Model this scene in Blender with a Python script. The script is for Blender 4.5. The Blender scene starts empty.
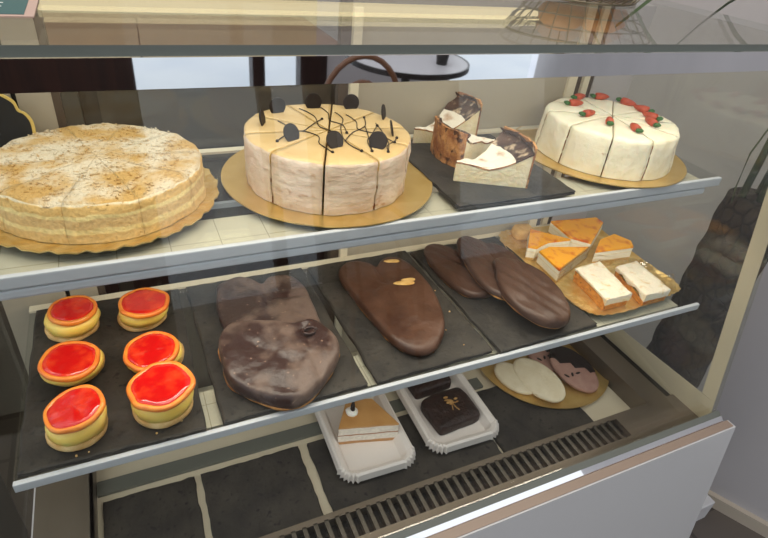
import bpy, bmesh, math, random
from mathutils import Vector, Matrix, noise
random.seed(7)
scene = bpy.context.scene
COL = scene.collection
PI = math.pi

# ------------------------------------------------------------------ materials
def lin(c):
    return tuple(((v/12.92) if v <= .04045 else ((v+.055)/1.055)**2.4) for v in [x/255 for x in c]) + (1.0,)

def new_mat(name):
    m = bpy.data.materials.new(name); m.use_nodes = True
    nt = m.node_tree; b = nt.nodes['Principled BSDF']
    return m, nt, b

def pm(name, c1, c2=None, scale=40, rough=.5, bump=0, bscale=120, metal=0, lo=.35, hi=.65, c3=None, c3scale=200, c3lo=.6, c3hi=.7,
       spec=.5, sss=0, coat=0, stretch=None, detail=4, rough2=None):
    """plain / two-tone mottled principled material with optional noise bump"""
    m, nt, b = new_mat(name); N, L = nt.nodes, nt.links
    b.inputs['Base Color'].default_value = lin(c1); b.inputs['Roughness'].default_value = rough
    b.inputs['Metallic'].default_value = metal; b.inputs['Specular IOR Level'].default_value = spec
    b.inputs['Coat Weight'].default_value = coat; b.inputs['Coat Roughness'].default_value = .12
    if sss:
        b.inputs['Subsurface Weight'].default_value = sss; b.inputs['Subsurface Scale'].default_value = .006
    tc = N.new('ShaderNodeTexCoord'); out = tc.outputs['Object']
    if stretch:
        mp = N.new('ShaderNodeMapping'); mp.inputs['Scale'].default_value = stretch
        L.new(out, mp.inputs[0]); out = mp.outputs[0]
    def fac(sc, a, z, det=detail):
        n = N.new('ShaderNodeTexNoise'); n.inputs['Scale'].default_value = sc; n.inputs['Detail'].default_value = det
        L.new(out, n.inputs['Vector'])
        r = N.new('ShaderNodeMapRange'); r.inputs[1].default_value = a; r.inputs[2].default_value = z
        L.new(n.outputs['Fac'], r.inputs[0]); return r.outputs[0], n
    if c2:
        f, n = fac(scale, lo, hi)
        mx = N.new('ShaderNodeMix'); mx.data_type = 'RGBA'
        mx.inputs['A'].default_value = lin(c1); mx.inputs['B'].default_value = lin(c2)
        L.new(f, mx.inputs['Factor']); cur = mx.outputs['Result']
        if rough2 is not None:
            rr = N.new('ShaderNodeMapRange'); rr.inputs[3].default_value = rough; rr.inputs[4].default_value = rough2
            L.new(f, rr.inputs[0]); L.new(rr.outputs[0], b.inputs['Roughness'])
        if c3:
            f3, _ = fac(c3scale, c3lo, c3hi)
            m3 = N.new('ShaderNodeMix'); m3.data_type = 'RGBA'; m3.inputs['B'].default_value = lin(c3)
            L.new(cur, m3.inputs['A']); L.new(f3, m3.inputs['Factor']); cur = m3.outputs['Result']
        L.new(cur, b.inputs['Base Color'])
    if bump:
        n = N.new('ShaderNodeTexNoise'); n.inputs['Scale'].default_value = bscale; n.inputs['Detail'].default_value = 5
        L.new(out, n.inputs['Vector'])
        bp = N.new('ShaderNodeBump'); bp.inputs['Strength'].default_value = bump; bp.inputs['Distance'].default_value = .004
        L.new(n.outputs['Fac'], bp.inputs['Height']); L.new(bp.outputs[0], b.inputs['Normal'])
    return m

def layers(name, stops, h, rough=.75, wob=.003, bump=.35, bscale=220, mott=.18):
    """material banded along local z (sponge / cream layers); stops = [(z fraction, colour)]"""
    m, nt, b = new_mat(name); N, L = nt.nodes, nt.links
    b.inputs['Roughness'].default_value = rough; b.inputs['Specular IOR Level'].default_value = .25
    tc = N.new('ShaderNodeTexCoord'); sp = N.new('ShaderNodeSeparateXYZ'); L.new(tc.outputs['Object'], sp.inputs[0])
    n = N.new('ShaderNodeTexNoise'); n.inputs['Scale'].default_value = 45; n.inputs['Detail'].default_value = 3
    L.new(tc.outputs['Object'], n.inputs['Vector'])
    w = N.new('ShaderNodeMath'); w.operation = 'MULTIPLY_ADD'; w.inputs[1].default_value = wob*2
    L.new(n.outputs['Fac'], w.inputs[0]); L.new(sp.outputs[2], w.inputs[2])
    mr = N.new('ShaderNodeMapRange'); mr.inputs[1].default_value = wob; mr.inputs[2].default_value = h+wob
    L.new(w.outputs[0], mr.inputs[0])
    r = N.new('ShaderNodeValToRGB'); r.color_ramp.interpolation = 'LINEAR'
    el = r.color_ramp.elements
    seq = []
    for i, (p, c) in enumerate(stops):
        seq.append((p, c))
        if i+1 < len(stops): seq.append((max(p, stops[i+1][0]-.03), c))
    el[0].position = seq[0][0]; el[0].color = lin(seq[0][1]); el[1].position = seq[1][0]; el[1].color = lin(seq[1][1])
    for p, c in seq[2:]:
        e = el.new(min(p, 1)); e.color = lin(c)
    L.new(mr.outputs[0], r.inputs[0])
    n2 = N.new('ShaderNodeTexNoise'); n2.inputs['Scale'].default_value = bscale; n2.inputs['Detail'].default_value = 4
    L.new(tc.outputs['Object'], n2.inputs['Vector'])
    mr2 = N.new('ShaderNodeMapRange'); mr2.inputs[1].default_value = .3; mr2.inputs[2].default_value = .7
    mr2.inputs[3].default_value = 1-mott; mr2.inputs[4].default_value = 1+mott*.4; L.new(n2.outputs['Fac'], mr2.inputs[0])
    mu = N.new('ShaderNodeMix'); mu.data_type = 'RGBA'; mu.blend_type = 'MULTIPLY'; mu.inputs['Factor'].default_value = 1
    L.new(r.outputs[0], mu.inputs['A']); L.new(mr2.outputs[0], mu.inputs['B']); L.new(mu.outputs['Result'], b.inputs['Base Color'])
    bp = N.new('ShaderNodeBump'); bp.inputs['Strength'].default_value = bump; bp.inputs['Distance'].default_value = .003
    L.new(n2.outputs['Fac'], bp.inputs['Height']); L.new(bp.outputs[0], b.inputs['Normal'])
    return m

def glass(name, tint=(1, 1, 1), f0=.034, bump=0, refl=.6):
    """thin clear sheet: transparent plus a Fresnel reflection"""
    m = bpy.data.materials.new(name); m.use_nodes = True
    nt = m.node_tree; N, L = nt.nodes, nt.links; N.clear()
    o = N.new('ShaderNodeOutputMaterial'); mix = N.new('ShaderNodeMixShader')
    t = N.new('ShaderNodeBsdfTransparent'); t.inputs[0].default_value = (*tint, 1)
    g = N.new('ShaderNodeBsdfGlossy'); g.inputs['Roughness'].default_value = .0
    ge = N.new('ShaderNodeNewGeometry')
    d = N.new('ShaderNodeVectorMath'); d.operation = 'DOT_PRODUCT'
    L.new(ge.outputs['Incoming'], d.inputs[0]); L.new(ge.outputs['Normal'], d.inputs[1])
    a = N.new('ShaderNodeMath'); a.operation = 'ABSOLUTE'; L.new(d.outputs['Value'], a.inputs[0])
    s = N.new('ShaderNodeMath'); s.operation = 'SUBTRACT'; s.inputs[0].default_value = 1; L.new(a.outputs[0], s.inputs[1])
    p = N.new('ShaderNodeMath'); p.operation = 'POWER'; p.inputs[1].default_value = 5; L.new(s.outputs[0], p.inputs[0])
    f = N.new('ShaderNodeMath'); f.operation = 'MULTIPLY_ADD'; f.inputs[1].default_value = (1-f0)*refl; f.inputs[2].default_value = f0
    L.new(p.outputs[0], f.inputs[0])
    if bump:
        tc = N.new('ShaderNodeTexCoord'); n = N.new('ShaderNodeTexNoise'); n.inputs['Scale'].default_value = 60
        L.new(tc.outputs['Object'], n.inputs['Vector'])
        bp = N.new('ShaderNodeBump'); bp.inputs['Strength'].default_value = bump; bp.inputs['Distance'].default_value = .01
        L.new(n.outputs['Fac'], bp.inputs['Height']); L.new(bp.outputs[0], g.inputs['Normal'])
    L.new(f.outputs[0], mix.inputs[0]); L.new(t.outputs[0], mix.inputs[1]); L.new(g.outputs[0], mix.inputs[2])
    L.new(mix.outputs[0], o.inputs[0])
    return m

def emit(name, c, s):
    m, nt, b = new_mat(name)
    b.inputs['Base Color'].default_value = lin(c); b.inputs['Emission Color'].default_value = lin(c)
    b.inputs['Emission Strength'].default_value = s
    return m

def tiles(name, c1, c2, scale, mortar=.02, rough=.4, axis=None):
    m, nt, b = new_mat(name); N, L = nt.nodes, nt.links
    b.inputs['Roughness'].default_value = rough
    tc = N.new('ShaderNodeTexCoord'); br = N.new('ShaderNodeTexBrick')
    br.offset = 0; br.inputs['Color1'].default_value = lin(c1); br.inputs['Color2'].default_value = lin(c1)
    br.inputs['Mortar'].default_value = lin(c2); br.inputs['Scale'].default_value = scale
    br.inputs['Mortar Size'].default_value = mortar; br.inputs['Brick Width'].default_value = 1; br.inputs['Row Height'].default_value = 1
    L.new(tc.outputs['Object'], br.inputs['Vector']); L.new(br.outputs[0], b.inputs['Base Color'])
    return m

def weave(name):
    m, nt, b = new_mat(name); N, L = nt.nodes, nt.links
    b.inputs['Roughness'].default_value = .85; b.inputs['Specular IOR Level'].default_value = .2
    tc = N.new('ShaderNodeTexCoord'); mp = N.new('ShaderNodeMapping'); mp.inputs['Scale'].default_value = (1, 1, .75)
    L.new(tc.outputs['Object'], mp.inputs[0])
    v = N.new('ShaderNodeTexVoronoi'); v.inputs['Scale'].default_value = 48; v.feature = 'DISTANCE_TO_EDGE'; L.new(mp.outputs[0], v.inputs['Vector'])
    n = N.new('ShaderNodeTexNoise'); n.inputs['Scale'].default_value = 60; n.inputs['Detail'].default_value = 6; L.new(mp.outputs[0], n.inputs['Vector'])
    mr = N.new('ShaderNodeMapRange'); mr.inputs[2].default_value = .12; L.new(v.outputs['Distance'], mr.inputs[0])
    mu = N.new('ShaderNodeMath'); mu.operation = 'MULTIPLY'; L.new(mr.outputs[0], mu.inputs[0]); L.new(n.outputs['Fac'], mu.inputs[1])
    r = N.new('ShaderNodeValToRGB'); r.color_ramp.elements[0].color = lin((20, 17, 14)); r.color_ramp.elements[1].color = lin((66, 58, 48))
    r.color_ramp.elements[1].position = .75
    L.new(mu.outputs[0], r.inputs[0]); L.new(r.outputs[0], b.inputs['Base Color'])
    bp = N.new('ShaderNodeBump'); bp.inputs['Strength'].default_value = .9; bp.inputs['Distance'].default_value = .01
    L.new(mu.outputs[0], bp.inputs['Height']); L.new(bp.outputs[0], b.inputs['Normal'])
    return m

M = {}
M['slate'] = pm('slate', (45, 42, 39), (66, 61, 55), 18, .6, .7, 60, spec=.35, c3=(30, 29, 29), c3scale=120)
M['gold'] = pm('gold_card', (206, 170, 98), (218, 186, 118), 25, .28, .1, 40, metal=.65)
M['goldlace'] = pm('gold_lace_card', (220, 184, 110), (238, 212, 150), 60, .3, .6, 150, metal=.7)
M['alu'] = pm('brushed_aluminium', (198, 201, 207), rough=.5, metal=.05, bump=.05, bscale=30, stretch=(.2, 20, 20))
M['steel'] = pm('polished_steel', (246, 246, 248), rough=.02, metal=1)
M['brownsteel'] = pm('satin_bronze_steel', (108, 98, 86), (116, 106, 94), 8, .3, metal=.5)
M['grille'] = pm('dark_grille_steel', (76, 70, 62), rough=.35, metal=.4)
M['cream_profile'] = tiles('cream_profile', (214, 204, 184), (160, 148, 128), 18, .010, .5)
M['cream'] = pm('cream_strip', (222, 212, 188), rough=.45)
M['beigeframe'] = pm('beige_print', (190, 178, 150), rough=.5)
M['whitepanel'] = pm('white_laminate', (206, 204, 204), rough=.25)
M['railbeige'] = pm('beige_rail', (150, 130, 116), rough=.4)
M['dark'] = pm('dark_void', (14, 13, 13), rough=.8)
M['floorpale'] = pm('pale_deck', (220, 208, 182), (210, 198, 174), 6, .35)
M['beigedoor'] = pm('beige_panel', (176, 167, 150), (168, 159, 142), 5, .55)
M['brownpanel'] = pm('brown_panel', (82, 70, 60), rough=.5)
M['glass'] = glass('clear_glass', (.97, .985, .975))
M['frontglass'] = glass('front_glass', (.97, .985, .975), .043)
M['shelfglass'] = glass('shelf_glass', (.955, .97, .965))
M['endglass'] = glass('end_glass', (.95, .945, .90), .045, refl=1.0)  # warm tint stands in for interior light reflected in the pane
M['film'] = glass('clear_film', (.95, .95, .95), .14, bump=1.0, refl=1)
M['glassedge'] = pm('green_glass_edge', (112, 116, 108), rough=.3)
M['kerb'] = pm('grey_kerb', (104, 106, 98), rough=.35)
M['blackcard'] = pm('chalkboard', (30, 29, 29), rough=.7)
M['yellowline'] = pm('yellow_outline', (226, 196, 110), rough=.6)
M['chalk'] = pm('chalk_white', (225, 225, 220), rough=.8)
M['teal'] = pm('teal_card', (38, 84, 88), rough=.5)
M['pinkcard'] = pm('pinkish_border', (176, 150, 140), rough=.6)
M['choc'] = pm('milk_chocolate_coating', (66, 40, 28), (88, 58, 42), 22, .36, .6, 55, spec=.5, rough2=.5)
M['choc_bloom_haze'] = pm('bloomed_hazed_chocolate', (58, 38, 34), (108, 88, 78), 20, .32, .6, 60, lo=.45, hi=.6, rough2=.5, c3=(150, 122, 104), c3scale=160, c3lo=.66, c3hi=.74)  # pale mottle: real bloom in front, painted glass haze on the rear palmier
M['choc_dull'] = pm('matt_chocolate', (66, 42, 30), (86, 60, 46), 22, .45, .6, 90, stretch=(1, .4, 1))
M['puff'] = pm('puff_pastry', (206, 150, 84), (150, 96, 46), 60, .75, .6, 160)
M['almond'] = pm('almond', (226, 186, 116), (204, 156, 84), 80, .6, .3, 200)
M['biscuit'] = pm('tart_biscuit', (236, 204, 146), (214, 164, 96), 60, .75, .5, 180)
M['lidbiscuit'] = pm('glazed_biscuit', (246, 152, 52), (236, 118, 40), 45, .4, .4, 150, coat=.3)
M['yellowcream'] = pm('yellow_custard', (255, 222, 122), (250, 208, 98), 30, .38, .15, 60, sss=.25)
M['redglaze'] = pm('red_glaze', (208, 22, 22), (240, 74, 36), 55, .08, .35, 45, spec=.6, coat=.6, lo=.45, hi=.75)
M['frost'] = pm('cream_cheese_frosting', (244, 237, 214), (238, 228, 200), 30, .55, .6, 38, sss=.15)
M['frostside'] = pm('scraped_frosting', (242, 235, 212), (236, 226, 198), 30, .55, .9, 45, c3=(172, 128, 84), c3scale=42, c3lo=.69, c3hi=.74, sss=.1)
M['carrotcut'] = layers('carrot_sponge_layers', [(0, (150, 84, 36)), (.28, (244, 232, 204)), (.34, (150, 84, 36)), (.62, (244, 232, 204)), (.68, (150, 84, 36)), (.9, (246, 238, 212))], .064)
M['carrotroot'] = pm('carrot_orange', (190, 84, 54), (168, 66, 44), 90, .5)
M['carrotleaf'] = pm('carrot_green', (50, 96, 44), rough=.5)
M['caramel'] = pm('caramel_glaze', (224, 192, 138), (214, 178, 120), 25, .35, .15, 40, coat=.25)
M['mochaside'] = pm('mocha_cream_side', (224, 204, 184), (206, 180, 156), 32, .6, 1.0, 55, stretch=(1, 1, 1.8), c3=(182, 142, 108), c3scale=55, c3lo=.62, c3hi=.74, sss=.1)
M['mochacut'] = layers('mocha_layers', [(0, (158, 108, 70)), (.15, (226, 206, 178)), (.45, (170, 120, 80)), (.52, (230, 210, 180)), (.8, (236, 206, 140))], .07)
M['sugar'] = pm('sugared_crumb', (228, 214, 188), (206, 168, 106), 20, .85, 1.0, 260, lo=.42, hi=.6, c3=(186, 148, 92), c3scale=160, c3lo=.58, c3hi=.72, spec=.15)
M['crumbside'] = layers('crumb_cake_side', [(0, (222, 190, 134)), (.24, (242, 220, 160)), (.38, (224, 190, 134)), (.62, (246, 222, 158)), (.72, (230, 190, 122)), (.92, (240, 224, 190))], .047, wob=.005, bump=.8)
M['cheese'] = pm('cheesecake_filling', (246, 234, 204), (236, 216, 170), 45, .6, .55, 200, sss=.15)
M['burnt'] = pm('burnt_crust', (146, 88, 48), (216, 160, 100), 50, .6, .9, 110, c3=(78, 44, 26), c3scale=80, c3lo=.56, c3hi=.68)
M['burnt_dark'] = pm('dark_burnt_skin', (88, 60, 44), (58, 38, 29), 50, .6, .9, 110, c3=(206, 182, 152), c3scale=70, c3lo=.53, c3hi=.68)
M['powdered'] = pm('powdered_crust', (240, 230, 212), (176, 128, 88), 42, .8, .6, 140, lo=.54, hi=.74)
M['custard_top'] = pm('burnt_yolk_top', (255, 178, 44), (214, 104, 28), 34, .25, .1, 40, lo=.5, hi=.64, coat=.3)
M['slice_layers'] = layers('custard_slice_layers', [(0, (214, 176, 112)), (.14, (250, 244, 226)), (.55, (240, 226, 190)), (.62, (250, 244, 226)), (.88, (240, 190, 90))], .029, wob=.001, bump=.25, mott=.06)
M['carrotcrumb'] = pm('carrot_sponge', (228, 156, 66), (192, 122, 46), 120, .9, 1.0, 300, c3=(120, 62, 24), c3scale=230)
M['whiteglaze'] = pm('white_icing', (238, 228, 206), (220, 188, 130), 70, .45, .8, 90, lo=.56, hi=.72, sss=.1)
M['paper'] = pm('white_tray_paper', (236, 228, 222), rough=.7)
M['brownie'] = pm('brownie', (52, 30, 24), (36, 20, 17), 60, .5, .9, 120)
M['nut'] = pm('nut_pieces', (190, 150, 90), (160, 116, 60), 90, .6)
M['cookie_white'] = pm('pale_cookie_icing', (238, 226, 198), (230, 216, 184), 60, .6, .35, 170)
M['cookie_pink'] = pm('rosy_cookie', (178, 140, 126), (164, 124, 112), 60, .7, .5, 150)
M['cookie_dip'] = pm('dark_chocolate_dip', (30, 20, 17), rough=.45, spec=.3, bump=.2, bscale=60)
M['coffee_top'] = pm('toffee_top', (206, 156, 96), (190, 138, 80), 30, .35, .1, 40)
M['coffee_layers'] = layers('toffee_slice_layers', [(0, (206, 156, 106)), (.16, (248, 240, 228)), (.5, (176, 120, 76)), (.56, (248, 240, 228)), (.93, (206, 156, 96))], .044, wob=.002, bump=.3)
M['meringue'] = pm('white_cream_dollop', (250, 246, 240), rough=.5, sss=.1)
M['wood_dark'] = pm('dark_wood', (38, 22, 18), (52, 30, 24), 6, .4, stretch=(6, 6, .4))
M['bentwood'] = pm('bent_beech', (120, 82, 56), (104, 68, 46), 10, .4)
M['tabletop'] = pm('pale_table_top', (206, 204, 206), rough=.3)
M['wicker'] = pm('wire_grey', (120, 112, 96), rough=.35, metal=.8)
M['bun'] = pm('baked_bun', (206, 142, 70), (176, 104, 44), 18, .5, .2, 60)
M['wall'] = pm('painted_wall', (186, 182, 184), (180, 176, 178), 3, .8)
M['wallback'] = pm('cream_wall', (196, 184, 156), (188, 176, 150), 3, .8)
M['floortile'] = tiles('floor_tiles', (96, 88, 82), (70, 64, 60), 2.2, .015, .35)
M['pavement'] = pm('pale_pavement', (236, 240, 246), (224, 230, 240), 1.2, .8)
M['skirting'] = pm('beige_skirting', (188, 176, 160), rough=.5)
M['weave'] = weave('dark_woven_fibre')
M['stem'] = pm('green_stem', (48, 66, 36), (66, 80, 44), 40, .5)
M['leaf'] = pm('palm_leaf', (40, 62, 36), (60, 82, 46), 20, .45)
M['lamp'] = emit('lamp_diffuser', (255, 236, 186), 1.6)
M['led'] = emit('led_strip', (255, 226, 170), 3.0)
M['greysteel'] = pm('grey_cabinet_steel', (120, 122, 126), (112, 114, 118), 4, .4, metal=.4)
M['plasterwhite'] = pm('white_plinth', (206, 204, 206), rough=.6)
M['ceramic'] = pm('dark_ceramic', (34, 28, 26), rough=.3)

# ------------------------------------------------------------------ helpers
def link(name, me, mat, parent=None, loc=None, smooth=False):
    o = bpy.data.objects.new(name, me); COL.objects.link(o)
    for m in (mat if isinstance(mat, (list, tuple)) else [mat]): me.materials.append(m)
    if parent: o.parent = parent
    if loc: o.location = loc
    if smooth:
        for p in me.polygons: p.use_smooth = True
    return o

def obj(name, bm, mat, parent=None, loc=None, smooth=False, sharp=None):
    bmesh.ops.recalc_face_normals(bm, faces=bm.faces)
    me = bpy.data.meshes.new(name); bm.to_mesh(me); bm.free()
    o = link(name, me, mat, parent, loc, smooth)
    if smooth and sharp: me.set_sharp_from_angle(angle=math.radians(sharp))
    return o

def tag(o, label, cat, group=None, kind=None):
    o['label'] = label; o['category'] = cat
    if group: o['group'] = group
    if kind: o['kind'] = kind
    return o

def thing(name, label, cat, loc=(0, 0, 0), rz=0, group=None):
    o = bpy.data.objects.new(name, None); COL.objects.link(o); o.empty_display_size = .05
    o.location = loc; o.rotation_euler = (0, 0, rz)
    return tag(o, label, cat, group)

def struct(name, bm, mat):
    o = obj(name, bm, mat); o['kind'] = 'structure'; return o

def abox(bm, x0, x1, y0, y1, z0, z1, mi=0, bevel=0):
    vs = [bm.verts.new(p) for p in ((x0,y0,z0),(x1,y0,z0),(x1,y1,z0),(x0,y1,z0),(x0,y0,z1),(x1,y0,z1),(x1,y1,z1),(x0,y1,z1))]
    fs = [bm.faces.new([vs[i] for i in q]) for q in ((3,2,1,0),(4,5,6,7),(0,1,5,4),(1,2,6,5),(2,3,7,6),(3,0,4,7))]
    for f in fs: f.material_index = mi
    if bevel:
        es = list({e for f in fs for e in f.edges})
        bmesh.ops.bevel(bm, geom=es, offset=bevel, segments=2, affect='EDGES', profile=.6)
    return fs

def boxm(*a, bevel=0):
    bm = bmesh.new(); abox(bm, *a, bevel=bevel); return bm

def prism_x(poly, x0, x1):
    """(y, z) polygon extruded along x"""
    bm = bmesh.new()
    a = [bm.verts.new((x0, y, z)) for y, z in poly]; b = [bm.verts.new((x1, y, z)) for y, z in poly]
    n = len(poly); bm.faces.new(a); bm.faces.new(b[::-1])
    for i in range(n): bm.faces.new((a[i], a[(i+1) % n], b[(i+1) % n], b[i]))
    return bm

def tube(bm, pts, r, seg=8, cap=True, mi=0):
    pts = [Vector(p) for p in pts]; rings = []
    rs = r if isinstance(r, (list, tuple)) else [r]*len(pts)
    up = Vector((0, 0, 1))
    for i, p in enumerate(pts):
        t = (pts[min(i+1, len(pts)-1)] - pts[max(i-1, 0)]).normalized()
        a = t.cross(up)
        if a.length < .05: a = t.cross(Vector((1, 0, 0)))
        a.normalize(); b = t.cross(a)
        rings.append([bm.verts.new(p + (a*math.cos(k*2*PI/seg) + b*math.sin(k*2*PI/seg))*rs[i]) for k in range(seg)])
    for i in range(len(rings)-1):
        for k in range(seg):
            f = bm.faces.new((rings[i][k], rings[i][(k+1) % seg], rings[i+1][(k+1) % seg], rings[i+1][k])); f.material_index = mi
    if cap:
        for q in (rings[0], rings[-1]):
            f = bm.faces.new(q); f.material_index = mi

def lathe(bm, prof, seg=48, off=(0, 0, 0), wob=0, seed=0, tilt=None, mi=0, fn=None):
    """prof: list of (r, z); closes at r=0 ends"""
    rings = []
    for r, z in prof:
        if r < 1e-6:
            rings.append([bm.verts.new((0, 0, z))])
        else:
            ring = []
            for k in range(seg):
                a = 2*PI*k/seg
                w = 1 + wob*noise.noise(Vector((math.cos(a)*1.7+seed, math.sin(a)*1.7, z*60)))
                zz = z + (fn(a, r) if fn else 0)
                ring.append(bm.verts.new((r*w*math.cos(a), r*w*math.sin(a), zz)))
            rings.append(ring)
    for i in range(len(rings)-1):
        A, B = rings[i], rings[i+1]
        for k in range(seg):
            k2 = (k+1) % seg
            if len(A) == 1 and len(B) == 1: continue
            if len(A) == 1: f = bm.faces.new((A[0], B[k], B[k2]))
            elif len(B) == 1: f = bm.faces.new((A[k], A[k2], B[0]))
            else: f = bm.faces.new((A[k], A[k2], B[k2], B[k]))
            f.material_index = mi
    vs = [v for r in rings for v in r]
    mat = Matrix.Translation(off) @ (tilt.to_4x4() if tilt else Matrix.Identity(4))
    for v in vs: v.co = mat @ v.co
    return vs

def spline(pts, n):
    """closed Catmull-Rom through 2D points, n samples"""
    out = []; m = len(pts)
    for i in range(n):
        u = i*m/n; k = int(u); t = u-k
        p = [pts[(k+j-1) % m] for j in range(4)]
        out.append(tuple(.5*(2*p[1][c] + (p[2][c]-p[0][c])*t + (2*p[0][c]-5*p[1][c]+4*p[2][c]-p[3][c])*t*t
                         + (3*p[1][c]-p[0][c]-3*p[2][c]+p[3][c])*t**3) for c in (0, 1)))
    return out

def blob(outline, rings, zfun=None, nfun=None, n=72, centre=None):
    """loft of a closed outline: rings = [(scale towards the centre, z)], closed bottom and top"""
    bm = bmesh.new(); o = spline(outline, n) if n else outline; n = len(o)
    cx = centre[0] if centre else sum(p[0] for p in o)/n; cy = centre[1] if centre else sum(p[1] for p in o)/n
    R = []
    for s, z in rings:
        ring = []
        for x, y in o:
            X, Y = cx+(x-cx)*s, cy+(y-cy)*s
            ring.append(bm.verts.new((X, Y, z + (zfun(X, Y, s, z) if zfun else 0))))
        R.append(ring)
    for i in range(len(R)-1):
        for k in range(n): bm.faces.new((R[i][k], R[i][(k+1) % n], R[i+1][(k+1) % n], R[i+1][k]))
    for ring, z in ((R[0], rings[0][1]), (R[-1], rings[-1][1])):
        c = bm.verts.new((cx, cy, z + (zfun(cx, cy, 0, z) if zfun else 0)))
        for k in range(n): bm.faces.new((ring[k], ring[(k+1) % n], c))
    return bm

def nz(x, y, z=0, s=1, seed=0): return noise.noise(Vector((x*s+seed*7.3, y*s+seed*3.1, z*s)))

# ------------------------------------------------------------------ camera
cam_d = bpy.data.cameras.new('camera'); cam = bpy.data.objects.new('camera', cam_d); COL.objects.link(cam)
right = Vector((.90800643, -.40799631, .09520154)); down = Vector((-.15749216, -.54297268, -.82484962)); fwd = Vector((.38822743, .73397526, -.5572789))
cam.matrix_world = Matrix(((right.x, -down.x, -fwd.x, 0), (right.y, -down.y, -fwd.y, 0), (right.z, -down.z, -fwd.z, 1.5), (0, 0, 0, 1)))
cam_d.sensor_width = 36; cam_d.lens = 36*555.74/768; cam_d.clip_start = .01; cam_d.clip_end = 100
scene.camera = cam
vs_ = scene.view_settings; vs_.view_transform = 'Standard'; vs_.look = 'None'; vs_.gamma = 1; vs_.use_curve_mapping = False; vs_.exposure = 0

# ------------------------------------------------------------------ setting
struct('floor', boxm(-3, 4, -3.2, 2.1, -.05, 0), M['floortile'])
struct('wall_back', boxm(-3, .76, 2.0, 2.1, 0, 2.8), M['wallback'])
bm = bmesh.new()                                    # right wall runs at an angle
A, B = Vector((.68, 2.0)), Vector((3.52, -3.2)); nrm = Vector((.88, .48))*.1
q = [A, B, B+nrm, A+nrm]
lo = [bm.verts.new((p.x, p.y, 0)) for p in q]; hi = [bm.verts.new((p.x, p.y, 2.8)) for p in q]
bm.faces.new(lo); bm.faces.new(hi)
for i in range(4): bm.faces.new((lo[i], lo[(i+1) % 4], hi[(i+1) % 4], hi[i]))
struct('wall_right', bm, M['wall'])
bm = bmesh.new(); nr2 = -nrm*.18
q = [A, B, B+nr2, A+nr2]
lo = [bm.verts.new((p.x, p.y, 0)) for p in q]; hi = [bm.verts.new((p.x, p.y, .045)) for p in q]
bm.faces.new(lo); bm.faces.new(hi)
for i in range(4): bm.faces.new((lo[i], lo[(i+1) % 4], hi[(i+1) % 4], hi[i]))
struct('baseboard_right', bm, M['skirting'])
# shop front behind the viewer: piers, lintel, glazed openings
bm = bmesh.new()
for x0, x1 in ((-3, -1.9), (1.5, 2.62)): abox(bm, x0, x1, -3.3, -3.2, 0, 2.8)
abox(bm, -1.9, 1.5, -3.3, -3.2, 2.35, 2.8); abox(bm, 2.62, 3.6, -3.3, -3.2, 2.35, 2.8)
struct('wall_front', bm, M['wall'])
bm = bmesh.new(); abox(bm, -1.9, 1.5, -3.27, -3.264, 0, 2.35); abox(bm, 2.62, 3.5, -3.27, -3.264, 0, 2.35)
struct('window_1', bm, M['glass'])
bm = bmesh.new(); abox(bm, .93, 1.02, -3.3, -3.18, 0, 2.35); abox(bm, 1.29, 1.5, -3.3, -3.18, 0, 2.35); abox(bm, -.6, -.5, -3.3, -3.18, 0, 2.35)
struct('trim_1', bm, M['wood_dark'])
struct('ground', boxm(-14, 14, -22, -3.3, -.1, -.03), M['pavement'])

# ------------------------------------------------------------------ display case
case = thing('display_case', 'large refrigerated glass pastry display case with white front panel and slanted front glass', 'display case', (.37, .58, 0))
OFF = Vector((-.37, -.58, 0))
def cobj(name, bm, mat, parent=None, **k):
    """part of the case given in room coordinates"""
    bmesh.ops.translate(bm, verts=bm.verts, vec=OFF)
    return obj(name, bm, mat, parent or case, **k)
X0, X1 = -.205, .943
def gy(z): return .575*(.64+.18*((z-1.5)/.575+1.341))
cobj('front_glass', prism_x([(gy(.740)+.002, .740), (gy(1.352), 1.352), (gy(1.352)+.006, 1.352), (gy(.740)+.008, .740)], X0, X1), M['frontglass'])
bm = boxm(-.215, .953, .482, .90, 1.378, 1.3865)
bm.faces.ensure_lookup_table()
for f in bm.faces:
    if f.calc_center_median().y < .483: f.material_index = 1
cobj('top_glass', bm, [M['glass'], M['glassedge']])
hd = cobj('header_rail', boxm(X0, X1, .4805, .492, 1.353, 1.3775), M['steel'])
cobj('led_strip', boxm(X0+.03, X1-.03, .4925, .504, 1.358, 1.362), M['led'], hd)
# end panels: glass with a printed border
def endpoly(z0, z1, back=.83): return [(gy(z0)+.004, z0), (gy(z1)+.004, z1), (back, z1), (back, z0)]
cobj('end_glass', prism_x(endpoly(.72, 1.378), X1, X1+.006), M['endglass'])
cobj('end_glass', prism_x(endpoly(.72, 1.378), X0-.006, X0), M['glass'])
bm = prism_x([(gy(.703)+.008, .703), (gy(.76)+.008, .76), (.82, .738), (.82, .703)], X1-.0015, X1-.0002)
b2 = prism_x([(gy(.76)+.008, .76), (gy(1.37)+.008, 1.37), (gy(1.37)+.036, 1.37), (gy(.76)+.036, .76)], X1-.0015, X1-.0002)
tmp = bpy.data.meshes.new('t'); b2.to_mesh(tmp); b2.free(); bm.from_mesh(tmp); bpy.data.meshes.remove(tmp)
cobj('border_frame', bm, M['beigeframe'])
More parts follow.
